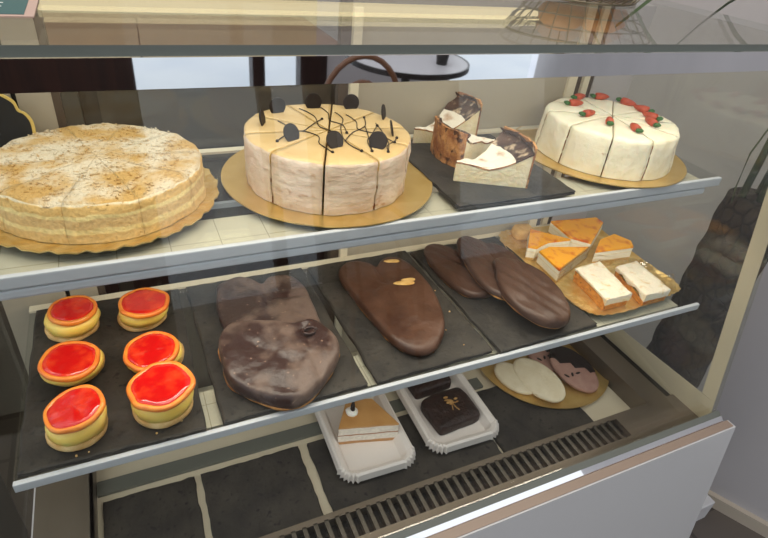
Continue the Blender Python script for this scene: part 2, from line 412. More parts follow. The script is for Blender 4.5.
# base cabinet
cobj('front_panel', prism_x([(.335, .738), (.245, .10), (.262, .10), (.352, .738)], -.26, .957), M['whitepanel'])
cobj('front_rail', prism_x([(.3525, .7385), (.3525, .70), (.338, .70), (.3375, .7395), (.352, .7395)], -.255, .953), M['railbeige'])
cobj('mirror_ledge', prism_x([(.353, .7335), (.3632, .7404), (.3632, .70), (.353, .70)], -.255, .95), M['steel'])
cobj('glass_channel', prism_x([(.3634, .7405), (.3725, .7465), (.3725, .70), (.3634, .70)], -.255, .95), M['kerb'])
cobj('cabinet_body', boxm(-.22, .945, .375, .86, .06, .655), M['whitepanel'])
cobj('plinth', boxm(-.20, .93, .40, .84, 0, .06), M['dark'])
cobj('cabinet_side', boxm(.9465, .953, .375, .83, .06, .719), M['whitepanel'])
# deck with well and louvred air grille
bm = bmesh.new()
for a in ((X0+.001, X1-.002, .376, .405), (X0+.001, X1-.002, .448, .456), (.775, X1-.002, .405, .448), (.872, .922, .456, .82), (X0+.001, -.128, .456, .82)):
    abox(bm, *a, .6985, .709)
cobj('deck_plate', bm, M['brownsteel'])
bm = bmesh.new(); abox(bm, .868, .872, .448, .82, .656, .709); abox(bm, -.132, -.128, .448, .82, .656, .709); abox(bm, -.132, .872, .446, .45, .656, .7085)
cobj('well_wall', bm, M['brownsteel'])
cobj('deck_gasket', boxm(.923, .9405, .456, .82, .69, .7035), M['dark'])
cobj('well_floor', boxm(-.128, .868, .45, .82, .656, .666), M['floorpale'])
cobj('rear_kerb', boxm(-.127, .60, .634, .66, .6665, .6725), M['kerb'])
bm = bmesh.new(); x = -.16
while x < .765:
    abox(bm, x, x+.0064, .405, .448, .699, .7085); x += .0172
gr = cobj('air_grille', bm, M['grille'])
cobj('duct', boxm(X0+.002, .775, .405, .4455, .66, .690), M['dark'], gr)
# rear: stiles and sliding doors
bm = bmesh.new(); abox(bm, X0, -.121, .82, .84, .60, 1.375); abox(bm, -.115, -.076, .82, .84, .60, 1.375)
cobj('rear_stile', bm, M['beigedoor'])
cobj('rear_seam', boxm(-.121, -.115, .826, .84, .60, 1.375), M['dark'])
d1 = cobj('sliding_door', boxm(-.07, .325, .826, .831, .70, 1.36), M['glass'])
bm = bmesh.new(); abox(bm, -.076, -.066, .822, .836, .66, 1.375); abox(bm, .318, .334, .822, .836, .66, 1.375); abox(bm, -.066, .318, .822, .836, .66, .90)
cobj('door_frame', bm, M['brownpanel'], d1)
d2 = cobj('sliding_door', boxm(.334, .775, .82, .832, .66, 1.375), M['beigedoor'])
cobj('door_edge', boxm(.334, .348, .812, .82, .70, 1.36), M['cream'], d2)
bm = bmesh.new(); abox(bm, .775, .795, .815, .835, .66, 1.375); abox(bm, .812, .826, .815, .835, .66, 1.375)
cobj('rear_stile', bm, M['cream'])
bm = bmesh.new(); abox(bm, .795, .812, .822, .835, .66, 1.375); abox(bm, .826, .842, .822, .835, .66, 1.375)
cobj('rear_seam', bm, M['brownpanel'])
cobj('rear_panel', boxm(.842, X1, .82, .835, .66, 1.375), M['wall'])

# ------------------------------------------------------------------ glass shelves
def shelf(name, label, x0, x1, y0, y1, z, lip, prof_end, two):
    t = thing(name, label, 'shelf', ((x0+x1)/2, (y0+y1)/2, z-.03), group=None)
    ox, oy, oz = t.location
    def so(n, bm, m, par=None, **k):
        bmesh.ops.translate(bm, verts=bm.verts, vec=(-ox, -oy, -oz)); return obj(n, bm, m, par or t, **k)
    so('glass_pane', boxm(x0, x1, y0+.001, y1, z-.006, z), M['shelfglass'])
    bm = boxm(x0, x1, y0-.006, y0+.001, z-lip*(.5 if two else 1), z+.001, bevel=.0015)
    if two: abox(bm, x0, prof_end, y0-.0045, y0+.010, z-lip, z-lip*.58, bevel=.003)
    so('front_lip', bm, M['alu'])
    so('light_profile', boxm(x0+.012, prof_end, y0+.011, y0+.075, z-.020, z-.0068), M['cream_profile'])
    so('rear_strip', boxm(x0, x1-.02, y1-.014, y1, z+.0002, z+.004), M['cream'])
    for bx in (x0+.03, (x0+x1)/2, x1-.05):
        bm = bmesh.new()
        q = [(y0+.09, z-.0065), (y1+.0, z-.0065), (y1+.0, z-.04), (y1-.04, z-.032)]
        a = [bm.verts.new((bx, y, zz)) for y, zz in q]; b = [bm.verts.new((bx+.004, y, zz)) for y, zz in q]
        bm.faces.new(a); bm.faces.new(b[::-1])
        for i in range(4): bm.faces.new((a[i], a[(i+1) % 4], b[(i+1) % 4], b[i]))
        so('bracket', bm, M['alu'])
    return t
shelf('glass_shelf', 'upper glass shelf carrying the round cakes, thick two-band metal front lip', -.19, .914, .549, .818, 1.155, .027, .885, True)
shelf('glass_shelf', 'lower glass shelf carrying slate plates and tarts, thin metal front lip', -.171, .925, .489, .812, .925, .0115, .89, False)

# ------------------------------------------------------------------ slates
def rect_pts(w, d, n=14, j=.0012, seed=0):
    pts = []
    for (ax, ay), (bx, by) in (((-w/2, -d/2), (w/2, -d/2)), ((w/2, -d/2), (w/2, d/2)), ((w/2, d/2), (-w/2, d/2)), ((-w/2, d/2), (-w/2, -d/2))):
        for i in range(n):
            t = i/n; jj = 0 if i == 0 else j
            pts.append((ax+(bx-ax)*t+random.uniform(-jj, jj), ay+(by-ay)*t+random.uniform(-jj, jj)))
    return pts
def slate(label, cx, cy, z, w, d, rz=0, h=.0065, group='slate serving plates'):
    p = rect_pts(w, d)
    bm = bmesh.new(); n = len(p); R = []
    for s, zz in ((.0, 0), (.0012, h*.45), (.0004, h*.8), (.0028, h)):
        R.append([bm.verts.new((x*(1-s/abs(w/2))+random.uniform(-.0005, .0005), y*(1-s/abs(d/2))+random.uniform(-.0005, .0005), zz)) for x, y in p])
    for i in range(3):
        for k in range(n): bm.faces.new((R[i][k], R[i][(k+1) % n], R[i+1][(k+1) % n], R[i+1][k]))
    bm.faces.new(R[0]); bm.faces.new(R[3])
    o = obj('slate_plate', bm, M['slate'], loc=(cx, cy, z)); o.rotation_euler = (0, 0, rz)
    return tag(o, label, 'plate', group)
slate('dark slate plate carrying the six red-topped tarts', -.062, .643, .925, .204, .304, -.02)
slate('dark slate plate under the heart-shaped palmiers, the front one pale with bloom', .156, .644, .925, .200, .304, .012)
slate('dark slate plate under the single chocolate palmier with almonds', .3675, .645, .925, .199, .302, .022)
slate('dark slate plate under the three overlapping dull chocolate palmiers', .577, .643, .925, .204, .302, .03)
slate('dark slate plate on the upper shelf under three cheesecake wedges', .500, .674, 1.155, .203, .236, 0)
# empty / half covered slates down in the well
slate('dark slate tile at the left end of the well, nothing on it', -.051, .535, .666, .138, .17, 0, group='slate tiles in the well')
slate('dark slate tile in the well, second from left and bare', .112, .535, .666, .168, .17, 0, group='slate tiles in the well')
slate('dark slate tile in the well under the two paper trays', .377, .535, .666, .33, .17, 0, group='slate tiles in the well')
o = slate('slate tile in the well in front of the gold cookie board', .655, .54, .666, .215, .17, 0, group='slate tiles in the well')

# ------------------------------------------------------------------ gold boards
def board(name, label, cx, cy, z, r, mat, scallop=0, dish=.002, cat='cake board'):
    bm = bmesh.new(); seg = 96
    prof = [(0, 0), (r-.012, 0), (r, dish+.0005), (r, dish+.0022), (r-.010, .0024), (r-.02, .002), (0, .002)]
    rings = []
    for rr, z0 in prof:
        if rr == 0: rings.append([bm.verts.new((0, 0, z0))]); continue
        ring = []
        for k in range(seg):
            a = 2*PI*k/seg; w = 1
            zz = z0
            if scallop and rr >= r-.013:
                w = 1 + scallop*math.cos(a*24)*(1 if rr > r-.005 else .3)
                if rr > r-.005: zz += .0012*math.cos(a*48)
            ring.append(bm.verts.new((rr*w*math.cos(a), rr*w*math.sin(a), zz)))
        rings.append(ring)
    for i in range(len(rings)-1):
        P, Q = rings[i], rings[i+1]
        for k in range(seg):
            k2 = (k+1) % seg
            if len(P) == 1: bm.faces.new((P[0], Q[k], Q[k2]))
            elif len(Q) == 1: bm.faces.new((P[k], P[k2], Q[0]))
            else: bm.faces.new((P[k], P[k2], Q[k2], Q[k]))
    o = obj(name, bm, mat, loc=(cx, cy, z), smooth=True, sharp=35)
    return tag(o, label, cat, 'gold cake boards')
board('cake_board', 'round gold card board under the caramel cake with chocolate discs', .2598, .6924, 1.1552, .1496, M['gold'])
board('cake_board', 'round gold card board under the white carrot cake', .7629, .6876, 1.1552, .1500, M['gold'])
board('cake_board', 'scalloped gold lace board under the sugared crumb cake', -.036, .700, 1.1552, .1395, M['goldlace'], scallop=.012, dish=.005)
board('cake_board', 'round gold board in the well under the four cookies', .7680, .6640, .6728, .1510, M['gold'], dish=.004)

# ------------------------------------------------------------------ whole cakes cut in slices
def slice_bm(r0, r1, h, a0, a1, fil, topn, siden, seed, n=10, dome=0):
    """wedge between angles; material 0 top, 1 side, 2 cut faces"""
    bm = bmesh.new()
    def R(z): return r0+(r1-r0)*z/h
    prof = [(R(h)*f, h) for f in (.004, .15, .3, .45, .6, .75, .87)]
    prof += [(R(h)-fil, h), (R(h)-fil*.3, h-fil*.3), (R(h-fil), h-fil)]
    prof += [(R(h*f), h*f) for f in (.75, .6, .45, .3, .15, .0)]
    nt = 8
    grid = []
    for j in range(n+1):
        a = a0+(a1-a0)*j/n; col = []
        for i, (r, z) in enumerate(prof):
            x, y = r*math.cos(a), r*math.sin(a)
            if i >= nt-1:
                w = siden*(noise.noise(Vector((x*38+seed, y*38, z*60)))+.6*noise.noise(Vector((x*95+seed, y*95, z*140))))
                x += w*math.cos(a); y += w*math.sin(a)
            zz = z
            if i <= nt: zz += topn*(noise.noise(Vector((x*40, y*40, seed)))+.8*noise.noise(Vector((x*110, y*110, seed)))) + dome*(1-(r/r1)**2)
            col.append(bm.verts.new((x, y, zz)))
        grid.append(col)
    for j in range(n):
        for i in range(len(prof)-1):
            f = bm.faces.new((grid[j][i], grid[j+1][i], grid[j+1][i+1], grid[j][i+1])); f.material_index = 0 if i < nt else 1
            f.smooth = True
    for col in (grid[0], grid[n]):
        c = bm.verts.new((col[0].co.x, col[0].co.y, 0))
        f = bm.faces.new(col+[c]); f.material_index = 2
    return bm

def cake(name, label, cat, cx, cy, z, r0, r1, h, cuts, mats, gap, fil=.005, topn=.0006, siden=.0012, dome=0):
    root = thing(name, label, cat, (cx, cy, z)); parts = []
    for i, a in enumerate(cuts):
        b = cuts[i+1] if i+1 < len(cuts) else cuts[0]+2*PI
        bm = slice_bm(r0, r1, h, a, b, fil, topn, siden, 3.7, dome=dome)
        m = (a+b)/2
        o = obj('slice', bm, mats, root, loc=(gap*math.cos(m), gap*math.sin(m), 0)); parts.append(o)
    return root, parts
def which(cuts, ang):
    ang = ang % (2*PI)
    for i, a in enumerate(cuts):
        b = cuts[i+1] if i+1 < len(cuts) else cuts[0]+2*PI
        for s in (0, 2*PI, -2*PI):
            if a <= ang+s < b: return i
    return 0
def even(a0, n): return [a0+2*PI*i/n for i in range(n)]

# --- crumb cake
cuts = even(math.atan2(.603-.7054, 0+.0336), 10)
root, _ = cake('crumb_cake', 'large round sugared crumb cake in layers, leftmost on the upper shelf', 'cake', -.0336, .7054, 1.1578, .1215, .1205, .046, cuts,
     [M['sugar'], M['crumbside'], M['crumbside']], .0005, fil=.006, topn=.0022, siden=.0026, dome=.003)
for i, sl_ in enumerate(_):
    bm = bmesh.new()
    for k in range(95):
        a = cuts[i]+(2*PI/10)*random.uniform(.03, .97); r = .1195*math.sqrt(random.uniform(.01, 1)); q = random.uniform(.0009, .0019)
        bmesh.ops.create_icosphere(bm, subdivisions=1, radius=q, matrix=Matrix.Translation((r*math.cos(a), r*math.sin(a), .0465+.003*(1-(r/.1205)**2)-(.0035 if r > .1155 else 0))) @ Matrix.Rotation(random.uniform(0, 3), 4, 'Z') @ Matrix.Diagonal((1.4, .9, .8, 1)))
    o = obj('crumb_topping', bm, M['sugar'], sl_); o['kind'] = 'stuff'
# --- caramel cake with chocolate discs
CX, CY, CZ = .2548, .6877, 1.1578
cuts = even(math.atan2(.609-.6877, .276-.2548)-.02, 10)
root, sl = cake('caramel_cake', 'round caramel-topped mocha cream cake decorated with chocolate discs', 'cake', CX, CY, CZ, .1075, .1095, .070, cuts,
     [M['caramel'], M['mochaside'], M['mochacut']], .0042, topn=.0007, siden=.0024)
discs = [(.173, .724), (.205, .765), (.196, .665), (.262, .777), (.243, .632), (.318, .767), (.297, .618), (.351, .721), (.335, .658)]
for i, (x, y) in enumerate(discs):
    lx, ly = x-CX, y-CY; k = which(cuts, math.atan2(ly, lx)); s = sl[k]
    bm = bmesh.new(); r = .0125 if i not in (0, 7, 8) else .0115
    lathe(bm, [(0, -.0011), (r*.96, -.0011), (r, -.0006), (r, .0006), (r*.96, .0011), (0, .0011)], 28)
    o = obj('chocolate_disc', bm, M['cookie_dip'], s, smooth=True, sharp=40)
    yaw = [1.1, .2, .45, -.15, .25, -.1, -.75, .95, 1.25][i]; lean = [.2, .1, .5, .1, .55, .1, .35, .2, .2][i]
    o.location = (lx-s.location.x, ly-s.location.y, .070+r*.72*math.cos(lean))
    o.rotation_euler = (PI/2-lean, 0, yaw)
drz = [[(.196,.73),(.204,.698),(.19,.676),(.176,.66)], [(.204,.698),(.217,.688),(.235,.705),(.259,.728)], [(.217,.688),(.233,.667),(.226,.642),(.233,.612)],
       [(.287,.752),(.289,.724),(.273,.69),(.262,.644),(.271,.609)], [(.262,.644),(.284,.672),(.31,.692),(.322,.724)], [(.31,.692),(.298,.65),(.284,.606)],
       [(.284,.606),(.292,.64),(.307,.66),(.328,.69)], [(.330,.70),(.319,.634),(.304,.600)], [(.304,.60),(.312,.62),(.328,.632),(.336,.642)], [(.24,.775),(.252,.74),(.246,.70),(.26,.67),(.248,.648)],
       [(.272,.78),(.276,.75),(.268,.72),(.28,.70),(.275,.672)], [(.3,.74),(.304,.71),(.296,.68),(.318,.655),(.326,.628)]]
bm = bmesh.new()
for d in drz:
    pts = []
    for i in range(len(d)-1):
        for t in range(4):
            u = t/4; p0 = d[max(i-1,0)]; p1 = d[i]; p2 = d[i+1]; p3 = d[min(i+2, len(d)-1)]
            q = [.5*(2*p1[c]+(p2[c]-p0[c])*u+(2*p0[c]-5*p1[c]+4*p2[c]-p3[c])*u*u+(3*p1[c]-p0[c]-3*p2[c]+p3[c])*u**3) for c in (0, 1)]
            pts.append((q[0]-CX, q[1]-CY, .0708+.0006*math.sin(i*3+t)))
    pts.append((d[-1][0]-CX, d[-1][1]-CY, .0708))
    tube(bm, pts, .0007, 6)
    bmesh.ops.create_uvsphere(bm, u_segments=8, v_segments=6, radius=.0022, matrix=Matrix.Translation(pts[-1]))
obj('chocolate_drizzle', bm, M['cookie_dip'], root, smooth=True)
# --- carrot cake
CX, CY, CZ = .7648, .680, 1.1578
cuts = sorted([math.atan2(y-CY, x-CX) % (2*PI) for x, y in ((.674, .581), (.716, .551), (.636, .617))])
a_front = math.atan2(.581-.680, .674-.7648)
cuts = [math.radians(d) + a_front for d in (0, 34, 70, 106, 143, 178, 214, 250, 287, 324)]
root, sl = cake('carrot_cake', 'round white frosted carrot cake topped with little marzipan carrots', 'cake', CX, CY, CZ, .1135, .1085, .064, cuts,
     [M['frost'], M['frostside'], M['carrotcut']], .0030, fil=.006, topn=.0013, siden=.0022, dome=.002)
carr = [((.733, .741), (.707, .744)), ((.719, .690), (.690, .685)), ((.770, .772), (.752, .768)), ((.818, .768), (.803, .772)), ((.848, .731), (.843, .744)),
        ((.73, .652), (.713, .632)), ((.752, .617), (.744, .598)), ((.806, .634), (.800, .610)), ((.832, .659), (.836, .638)), ((.848, .694), (.855, .672))]
for i, (p, g) in enumerate(carr):
    lx, ly = p[0]-CX, p[1]-CY; k = which(cuts, math.atan2(ly, lx)); s = sl[k]
    d = (Vector(g)-Vector(p)).normalized()
    bm = bmesh.new()
    pts = [Vector((lx-s.location.x-d.x*t, ly-s.location.y-d.y*t, .0695)) for t in (-.012, -.010, -.002, .006, .013, .017)]
    tube(bm, pts, [.003, .0064, .0066, .0054, .0034, .001], 10, mi=0)
    for w in (-.5, 0, .5):
        e = Vector((d.x*math.cos(w)-d.y*math.sin(w), d.x*math.sin(w)+d.y*math.cos(w), .12))
        b0 = pts[0]
        tube(bm, [b0, b0+e*.005, b0+e*.0095], [.0024, .0038, .0016], 7, mi=1)
    obj('carrot_decoration', bm, [M['carrotroot'], M['carrotleaf']], s, smooth=True)

# ------------------------------------------------------------------ cheesecake wedges
def cheese_wedge(label, tip, back, halfw, hs, seed):
    """tip / back = floor points, hs = (height at tip, height at the back rim)"""
    t, b = Vector(tip), Vector(back); ax = b-t; Ln = ax.length; ang = math.atan2(ax.y, ax.x)
    root = thing('cheesecake_wedge', label, 'cake slice', (t.x, t.y, 1.1617), ang, 'burnt cheesecake wedges')
    nu, nv = 18, 10
    def H(u, v): return hs[0]+(hs[1]-hs[0])*(u**3.2) + .004*math.sin(u*7+seed) + .0022*nz(u, v, 0, 5, seed)
    def P(u, v):
        r = Ln*u*(1 if u < .9 else 1-.0*v*v); x = Ln*(.02+.98*u) - .012*v*v*u; y = halfw*(.03+.97*u)*v
        return x, y
    bm = bmesh.new(); top = [[None]*(nv+1) for _ in range(nu+1)]; bot = [[None]*(nv+1) for _ in range(nu+1)]
    for i in range(nu+1):
        for j in range(nv+1):
            u, v = i/nu, -1+2*j/nv; x, y = P(u, v)
            bot[i][j] = bm.verts.new((x, y, 0)); top[i][j] = bm.verts.new((x, y, H(u, v)-.0015))
    for i in range(nu):
        for j in range(nv):
            bm.faces.new((top[i][j], top[i+1][j], top[i+1][j+1], top[i][j+1])); bm.faces.new((bot[i][j], bot[i][j+1], bot[i+1][j+1], bot[i+1][j]))
    for i in range(nu):
        for j in (0, nv): bm.faces.new((bot[i][j], bot[i+1][j], top[i+1][j], top[i][j]))
    for j in range(nv):
        for i in (0, nu): bm.faces.new((bot[i][j], bot[i][j+1], top[i][j+1], top[i][j]))
    obj('filling', bm, M['cheese'], root)
    # powdered top skin that curls up at the back
    bm = bmesh.new(); th = .0014; A_, B_ = [], []
    for i in range(nu+2):
        ra, rb = [], []
        for j in range(nv+1):
            u, v = min(i/nu, 1.0), (-1+2*j/nv)*1.03; x, y = P(u, v); z = H(u, v)
            if i == nu+1: x -= .006; z += .007+.005*nz(j, seed, 0, 1.3)
            w = .0015*nz(x, y, 0, 90, seed)
            ra.append(bm.verts.new((x, y, z-.001+w))); rb.append(bm.verts.new((x, y, z+th+w)))
        A_.append(ra); B_.append(rb)
    n2 = nu+1
    for i in range(n2):
        for j in range(nv):
            f = bm.faces.new((B_[i][j], B_[i+1][j], B_[i+1][j+1], B_[i][j+1])); f.material_index = 1 if i >= nu-4 else 0
            f = bm.faces.new((A_[i][j], A_[i][j+1], A_[i+1][j+1], A_[i+1][j])); f.material_index = 1
        for j in (0, nv):
            f = bm.faces.new((A_[i][j], A_[i+1][j], B_[i+1][j], B_[i][j])); f.material_index = 2 if i < nu-4 else 1
    for j in range(nv):
        for i in (0, n2):
            f = bm.faces.new((A_[i][j], A_[i][j+1], B_[i][j+1], B_[i][j])); f.material_index = 1
    obj('top_crust', bm, [M['powdered'], M['burnt_dark'], M['burnt']], root, smooth=True, sharp=50)
    # burnt outer wall
    bm = bmesh.new(); g = []
    for j in range(nv*2+1):
        v = -1+j/nv; x, y = P(1, v*1.01); c = []
        for k in range(9):
            f = k/8; z = H(1, v)*f + (.008 if k == 8 else 0); xx = x+.002+.0022*nz(y, z, 0, 140, seed)
            c.append((bm.verts.new((xx, y, z)), bm.verts.new((x-.0015, y, z))))
        g.append(c)
    for j in range(nv*2):
        for k in range(8):
            bm.faces.new((g[j][k][0], g[j+1][k][0], g[j+1][k+1][0], g[j][k+1][0])); bm.faces.new((g[j][k][1], g[j][k+1][1], g[j+1][k+1][1], g[j+1][k][1]))
        bm.faces.new((g[j][8][0], g[j+1][8][0], g[j+1][8][1], g[j][8][1])); bm.faces.new((g[j][0][0], g[j][0][1], g[j+1][0][1], g[j+1][0][0]))
    for j in (0, nv*2):
        for k in range(8): bm.faces.new((g[j][k][0], g[j][k+1][0], g[j][k+1][1], g[j][k][1]))
    obj('outer_crust', bm, M['burnt'], root, smooth=True, sharp=60)
cheese_wedge('powdered burnt cheesecake wedge nearest the shelf lip, pale side facing out', (.428, .629), (.541, .622), .043, (.025, .050), 1.3)
cheese_wedge('middle cheesecake wedge turned with its rough brown crust facing left', (.556, .712), (.447, .702), .041, (.024, .052), 4.1)
cheese_wedge('rearmost cheesecake wedge, its point toward the caramel cake', (.434, .774), (.552, .792), .036, (.02, .056), 7.7)

# ------------------------------------------------------------------ red tarts
def tart(label, cx, cy, r, top, tx, ty, seed, rt):
    root = thing('cream_tart', label, 'tart', (cx, cy, .9318), 0, 'red-topped cream tarts'); h = .013
    bm = bmesh.new(); lathe(bm, [(0, 0), (r*.9, 0), (r*.99, .003), (r, .008), (r*.93, .0125), (0, .013)], 40, wob=.05, seed=seed)
    obj('base_biscuit', bm, M['biscuit'], root, smooth=True)
    bm = bmesh.new(); c = top - Vector((cx, cy, .9318))
    mid = Vector((c.x*.4, c.y*.4, 0)); hh = c.z-.009
    prof = [(r*.78, .011), (r*.95, .014), (r*1.0, .5*(.014+hh)), (r*.93, hh-.001), (0, hh+.001)]
    til = Matrix.Rotation(ty, 3, 'Y') @ Matrix.Rotation(tx, 3, 'X')
    rings = []
    for i, (rr, z) in enumerate([(0, .011)]+prof):
        f = i/5
        ring = [] 
        for k in range(40 if rr else 1):
            a = 2*PI*k/40; w = 1+.05*nz(math.cos(a), math.sin(a), z*30, 1.8, seed)
            loc = Vector((rr*w*math.cos(a), rr*w*math.sin(a), 0))
            tl = til @ loc if f > .5 else loc
            ring.append(bm.verts.new((tl.x+c.x*f*.9, tl.y+c.y*f*.9, z+(tl.z if f > .7 else tl.z*.5))))
        rings.append(ring)
    for A_, B_ in zip(rings, rings[1:]):
        for k in range(40):
            k2 = (k+1) % 40
            if len(A_) == 1: bm.faces.new((A_[0], B_[k], B_[k2]))
            elif len(B_) == 1: bm.faces.new((A_[k], A_[k2], B_[0]))
            else: bm.faces.new((A_[k], A_[k2], B_[k2], B_[k]))
    obj('custard_filling', bm, M['yellowcream'], root, smooth=True)
    bm = bmesh.new()
    lathe(bm, [(0, -.0065), (rt*.92, -.0065), (rt*.99, -.004), (rt, -.001), (rt*.97, .0015), (rt*.88, .0018), (rt*.84, .0), (0, 0)], 44, wob=.07, seed=seed+2, off=c, tilt=til)
    lid = obj('lid_biscuit', bm, M['lidbiscuit'], root, smooth=True)
    bm = bmesh.new()
    fn = lambda a, rr: .0014*nz(math.cos(a)*rr, math.sin(a)*rr, 0, 120, seed)
    lathe(bm, [(0, .0002), (rt*.5, .0002), (rt*.86, .0003), (rt*.84, .0014), (rt*.7, .0018), (rt*.5, .0016), (rt*.25, .0015), (0, .0015)], 44, wob=.09, seed=seed+2, off=c, tilt=til, fn=fn)
    obj('glaze', bm, M['redglaze'], lid, smooth=True)
V = Vector
tart('red-glazed cream tart, back row beside the plate corner, darkest glaze', -.1105, .7354, .0355, V((-.1035, .721, .9318+.045)), .0, .03, 1, .0322)
tart('red-glazed cream tart, back row next to the heart-shaped palmiers', -.0165, .7296, .0345, V((-.0105, .710, .9318+.045)), .0, .03, 2, .0345)
tart('red-glazed cream tart in the middle row, left one, filling bulging right', -.108, .6479, .0375, V((-.106, .616, .9318+.044)), .07, .04, 3, .0345)
tart('red-glazed cream tart in the middle row, right one', -.0062, .6332, .037, V((-.0110, .603, .9318+.044)), .08, -.05, 4, .0352)
tart('red-glazed cream tart in the front row, left one, lid tilted', -.1045, .5351, .0335, V((-.1005, .527, .9318+.047)), .06, -.16, 5, .0325)
tart('red-glazed cream tart in the front row, beside the slate gap, largest lid', -.0075, .5392, .037, V((-.006, .534, .9318+.046)), .03, -.06, 6, .0392)
# a few crumbs
bm = bmesh.new()
for x, y in ((-.107, .497), (-.094, .498), (-.02, .50), (.01, .51), (.42, .56), (.45, .60), (.455, .66), (.43, .52)):
    bmesh.ops.create_icosphere(bm, subdivisions=1, radius=random.uniform(.001, .0018), matrix=Matrix.Translation((x, y, .9327)))
tag(obj('crumb', bm, M['biscuit']), 'scattered pale pastry crumbs lying on the slate plates', 'crumbs', kind='stuff')

# ------------------------------------------------------------------ chocolate palmiers
def palmier(label, outline, z, h, mat, creases, seed, tilt=(0, 0, 0), curls=(), almonds=(), adj=None, ridge=None, peek=.974):
    if adj:
        y0, s0, y1, s1 = adj; outline = [tuple(c*(s0+(s1-s0)*(y-y0)/(y1-y0)) for c in (x, y)) for x, y in outline]
    cx = sum(p[0] for p in outline)/len(outline); cy = sum(p[1] for p in outline)/len(outline)
    loc = [(x-cx, y-cy) for x, y in outline]
    root = thing('chocolate_palmier', label, 'pastry', (cx, cy, z), 0, 'chocolate palmiers')
    tz = lambda X, Y: tilt[0]*X + tilt[1]*Y + tilt[2]
    def relief(X, Y):
        d = 0
        for (x0, y0), (x1, y1), dep, wid in creases:
            x0 -= cx; x1 -= cx; y0 -= cy; y1 -= cy
            L2 = (x1-x0)**2+(y1-y0)**2; t = max(0, min(1, ((X-x0)*(x1-x0)+(Y-y0)*(y1-y0))/L2))
            q = math.hypot(X-x0-t*(x1-x0), Y-y0-t*(y1-y0)); d -= dep*math.exp(-(q/wid)**2)
        if ridge: d += ridge[1]*math.sin((X*math.cos(ridge[0])+Y*math.sin(ridge[0]))*ridge[2] + 3*nz(X, Y, 0, 14, seed))
        return d + .0034*nz(X, Y, 0, 24, seed) + .0012*nz(X, Y, 0, 75, seed)
    def zf(X, Y, s, zz): return tz(X, Y) + (relief(X, Y)*(min(1, (1.02-s)*6) if zz > h*.3 else 0))
    rg = [(.98, .002), (1.0, .004), (1.006, h*.45), (.996, h*.72), (.972, h*.9), (.935, h*.98), (.87, h)] + [(s, h*1.02) for s in (.75, .66, .57, .48, .39, .3, .21, .12, .05)]
    co = obj('chocolate_coating', blob(loc, rg, zf, n=110), mat, root, smooth=True)
    jit = [(x*(peek+.035*nz(x, y, 0, 38, seed)), y*(peek+.035*nz(x, y, 0, 38, seed))) for x, y in spline(loc, 90)]
    obj('pastry_base', blob(jit, [(.95, 0), (1.0, .001), (1.006, .0045), (.96, .0055)], lambda X, Y, s, zz: tz(X, Y), n=0), M['puff'], root, smooth=True)
    for (x, y, r) in curls:
        bm = bmesh.new()
        pts = [(x-cx+r*(1-.02*k)*math.cos(k*.45), y-cy+.75*r*(1-.02*k)*math.sin(k*.45), h*1.0+tz(x-cx, y-cy)+.0002) for k in range(15)]
        tube(bm, pts, .0022, 8); obj('pastry_curl', bm, mat, co, smooth=True)
    for (x, y, a, l) in almonds:
        out = [(l*math.cos(t)*(1-.25*math.cos(t)), .36*l*math.sin(t)) for t in [2*PI*k/14 for k in range(14)]]
        o = obj('almond_flake', blob(out, [(.9, 0), (1, .0006), (.95, .0014), (.5, .0017)], n=28), M['almond'], co, smooth=True)
        o.location = (x-cx, y-cy, h*1.0+tz(x-cx, y-cy)+.0008); o.rotation_euler = (0, 0, a)
up = [(0.096, 0.741), (0.103, 0.761), (0.134, 0.775), (0.155, 0.763), (0.17, 0.746), (0.189, 0.759), (0.221, 0.752), (0.235, 0.716), (0.234, 0.679), (0.232, 0.642), (.222, .60), (.16, .575), (.105, .60), (0.092, 0.655), (0.089, 0.699)]
palmier('heart-shaped chocolate palmier lying under its bloomed neighbour, two lobes at the back', up, .9318, .020, M['choc_bloom_haze'],
        [((.172, .77), (.165, .66), .006, .008), ((.175, .70), (.24, .69), .004, .006), ((.11, .70), (.16, .66), .002, .006)], 1)  # pale mottle on this one is glass haze put into the colour
low = [(0.093, 0.632), (0.077, 0.612), (0.073, 0.585), (0.074, 0.544), (0.089, 0.518), (0.121, 0.490), (0.147, 0.480), (0.171, 0.486), (0.198, 0.506), (0.227, 0.536), (0.236, 0.562), (0.23, 0.586), (0.213, 0.611), (0.186, 0.610), (0.153, 0.623), (0.117, 0.634)]
palmier('large bloomed chocolate palmier in front, golden edge at its point, over another', low, .9318, .024, M['choc_bloom_haze'],
        [((.198, .598), (.190, .49), .006, .006), ((.11, .59), (.16, .54), .003, .01), ((.10, .52), (.15, .50), .003, .008)], 2, tilt=(0, .12, .010), curls=((.200, .585, .011),), peek=.996)
p2 = [(.303, .715), (.307, .748), (.325, .768), (.347, .771), (.366, .756), (.376, .742), (.392, .758), (.412, .765), (.431, .752), (.440, .715), (.439, .65), (.424, .585), (.400, .537), (.366, .506), (.337, .507), (.317, .537), (.309, .6), (.305, .66)]
palmier('chocolate palmier with almond flakes alone on its slate plate', p2, .9318, .019, M['choc'],
        [((.377, .75), (.370, .69), .007, .007), ((.37, .70), (.33, .66), .003, .004)], 3, adj=(.506, 1.022, .77, .995), almonds=((.402, .672, -.2, .019), (.409, .740, -.25, .015), (.412, .679, -.2, .013)))
p3 = [(.484, .745), (.492, .775), (.513, .785), (.533, .772), (.548, .755), (.572, .76), (.592, .74), (.598, .70), (.588, .655), (.560, .62), (.525, .612), (.498, .625), (.484, .665), (.481, .71)]
palmier('dull chocolate palmier at the left of the overlapping three, mostly covered', p3, .9318, .016, M['choc_dull'], [((.548, .755), (.535, .65), .004, .006)], 4, ridge=(.5, .0012, 260))
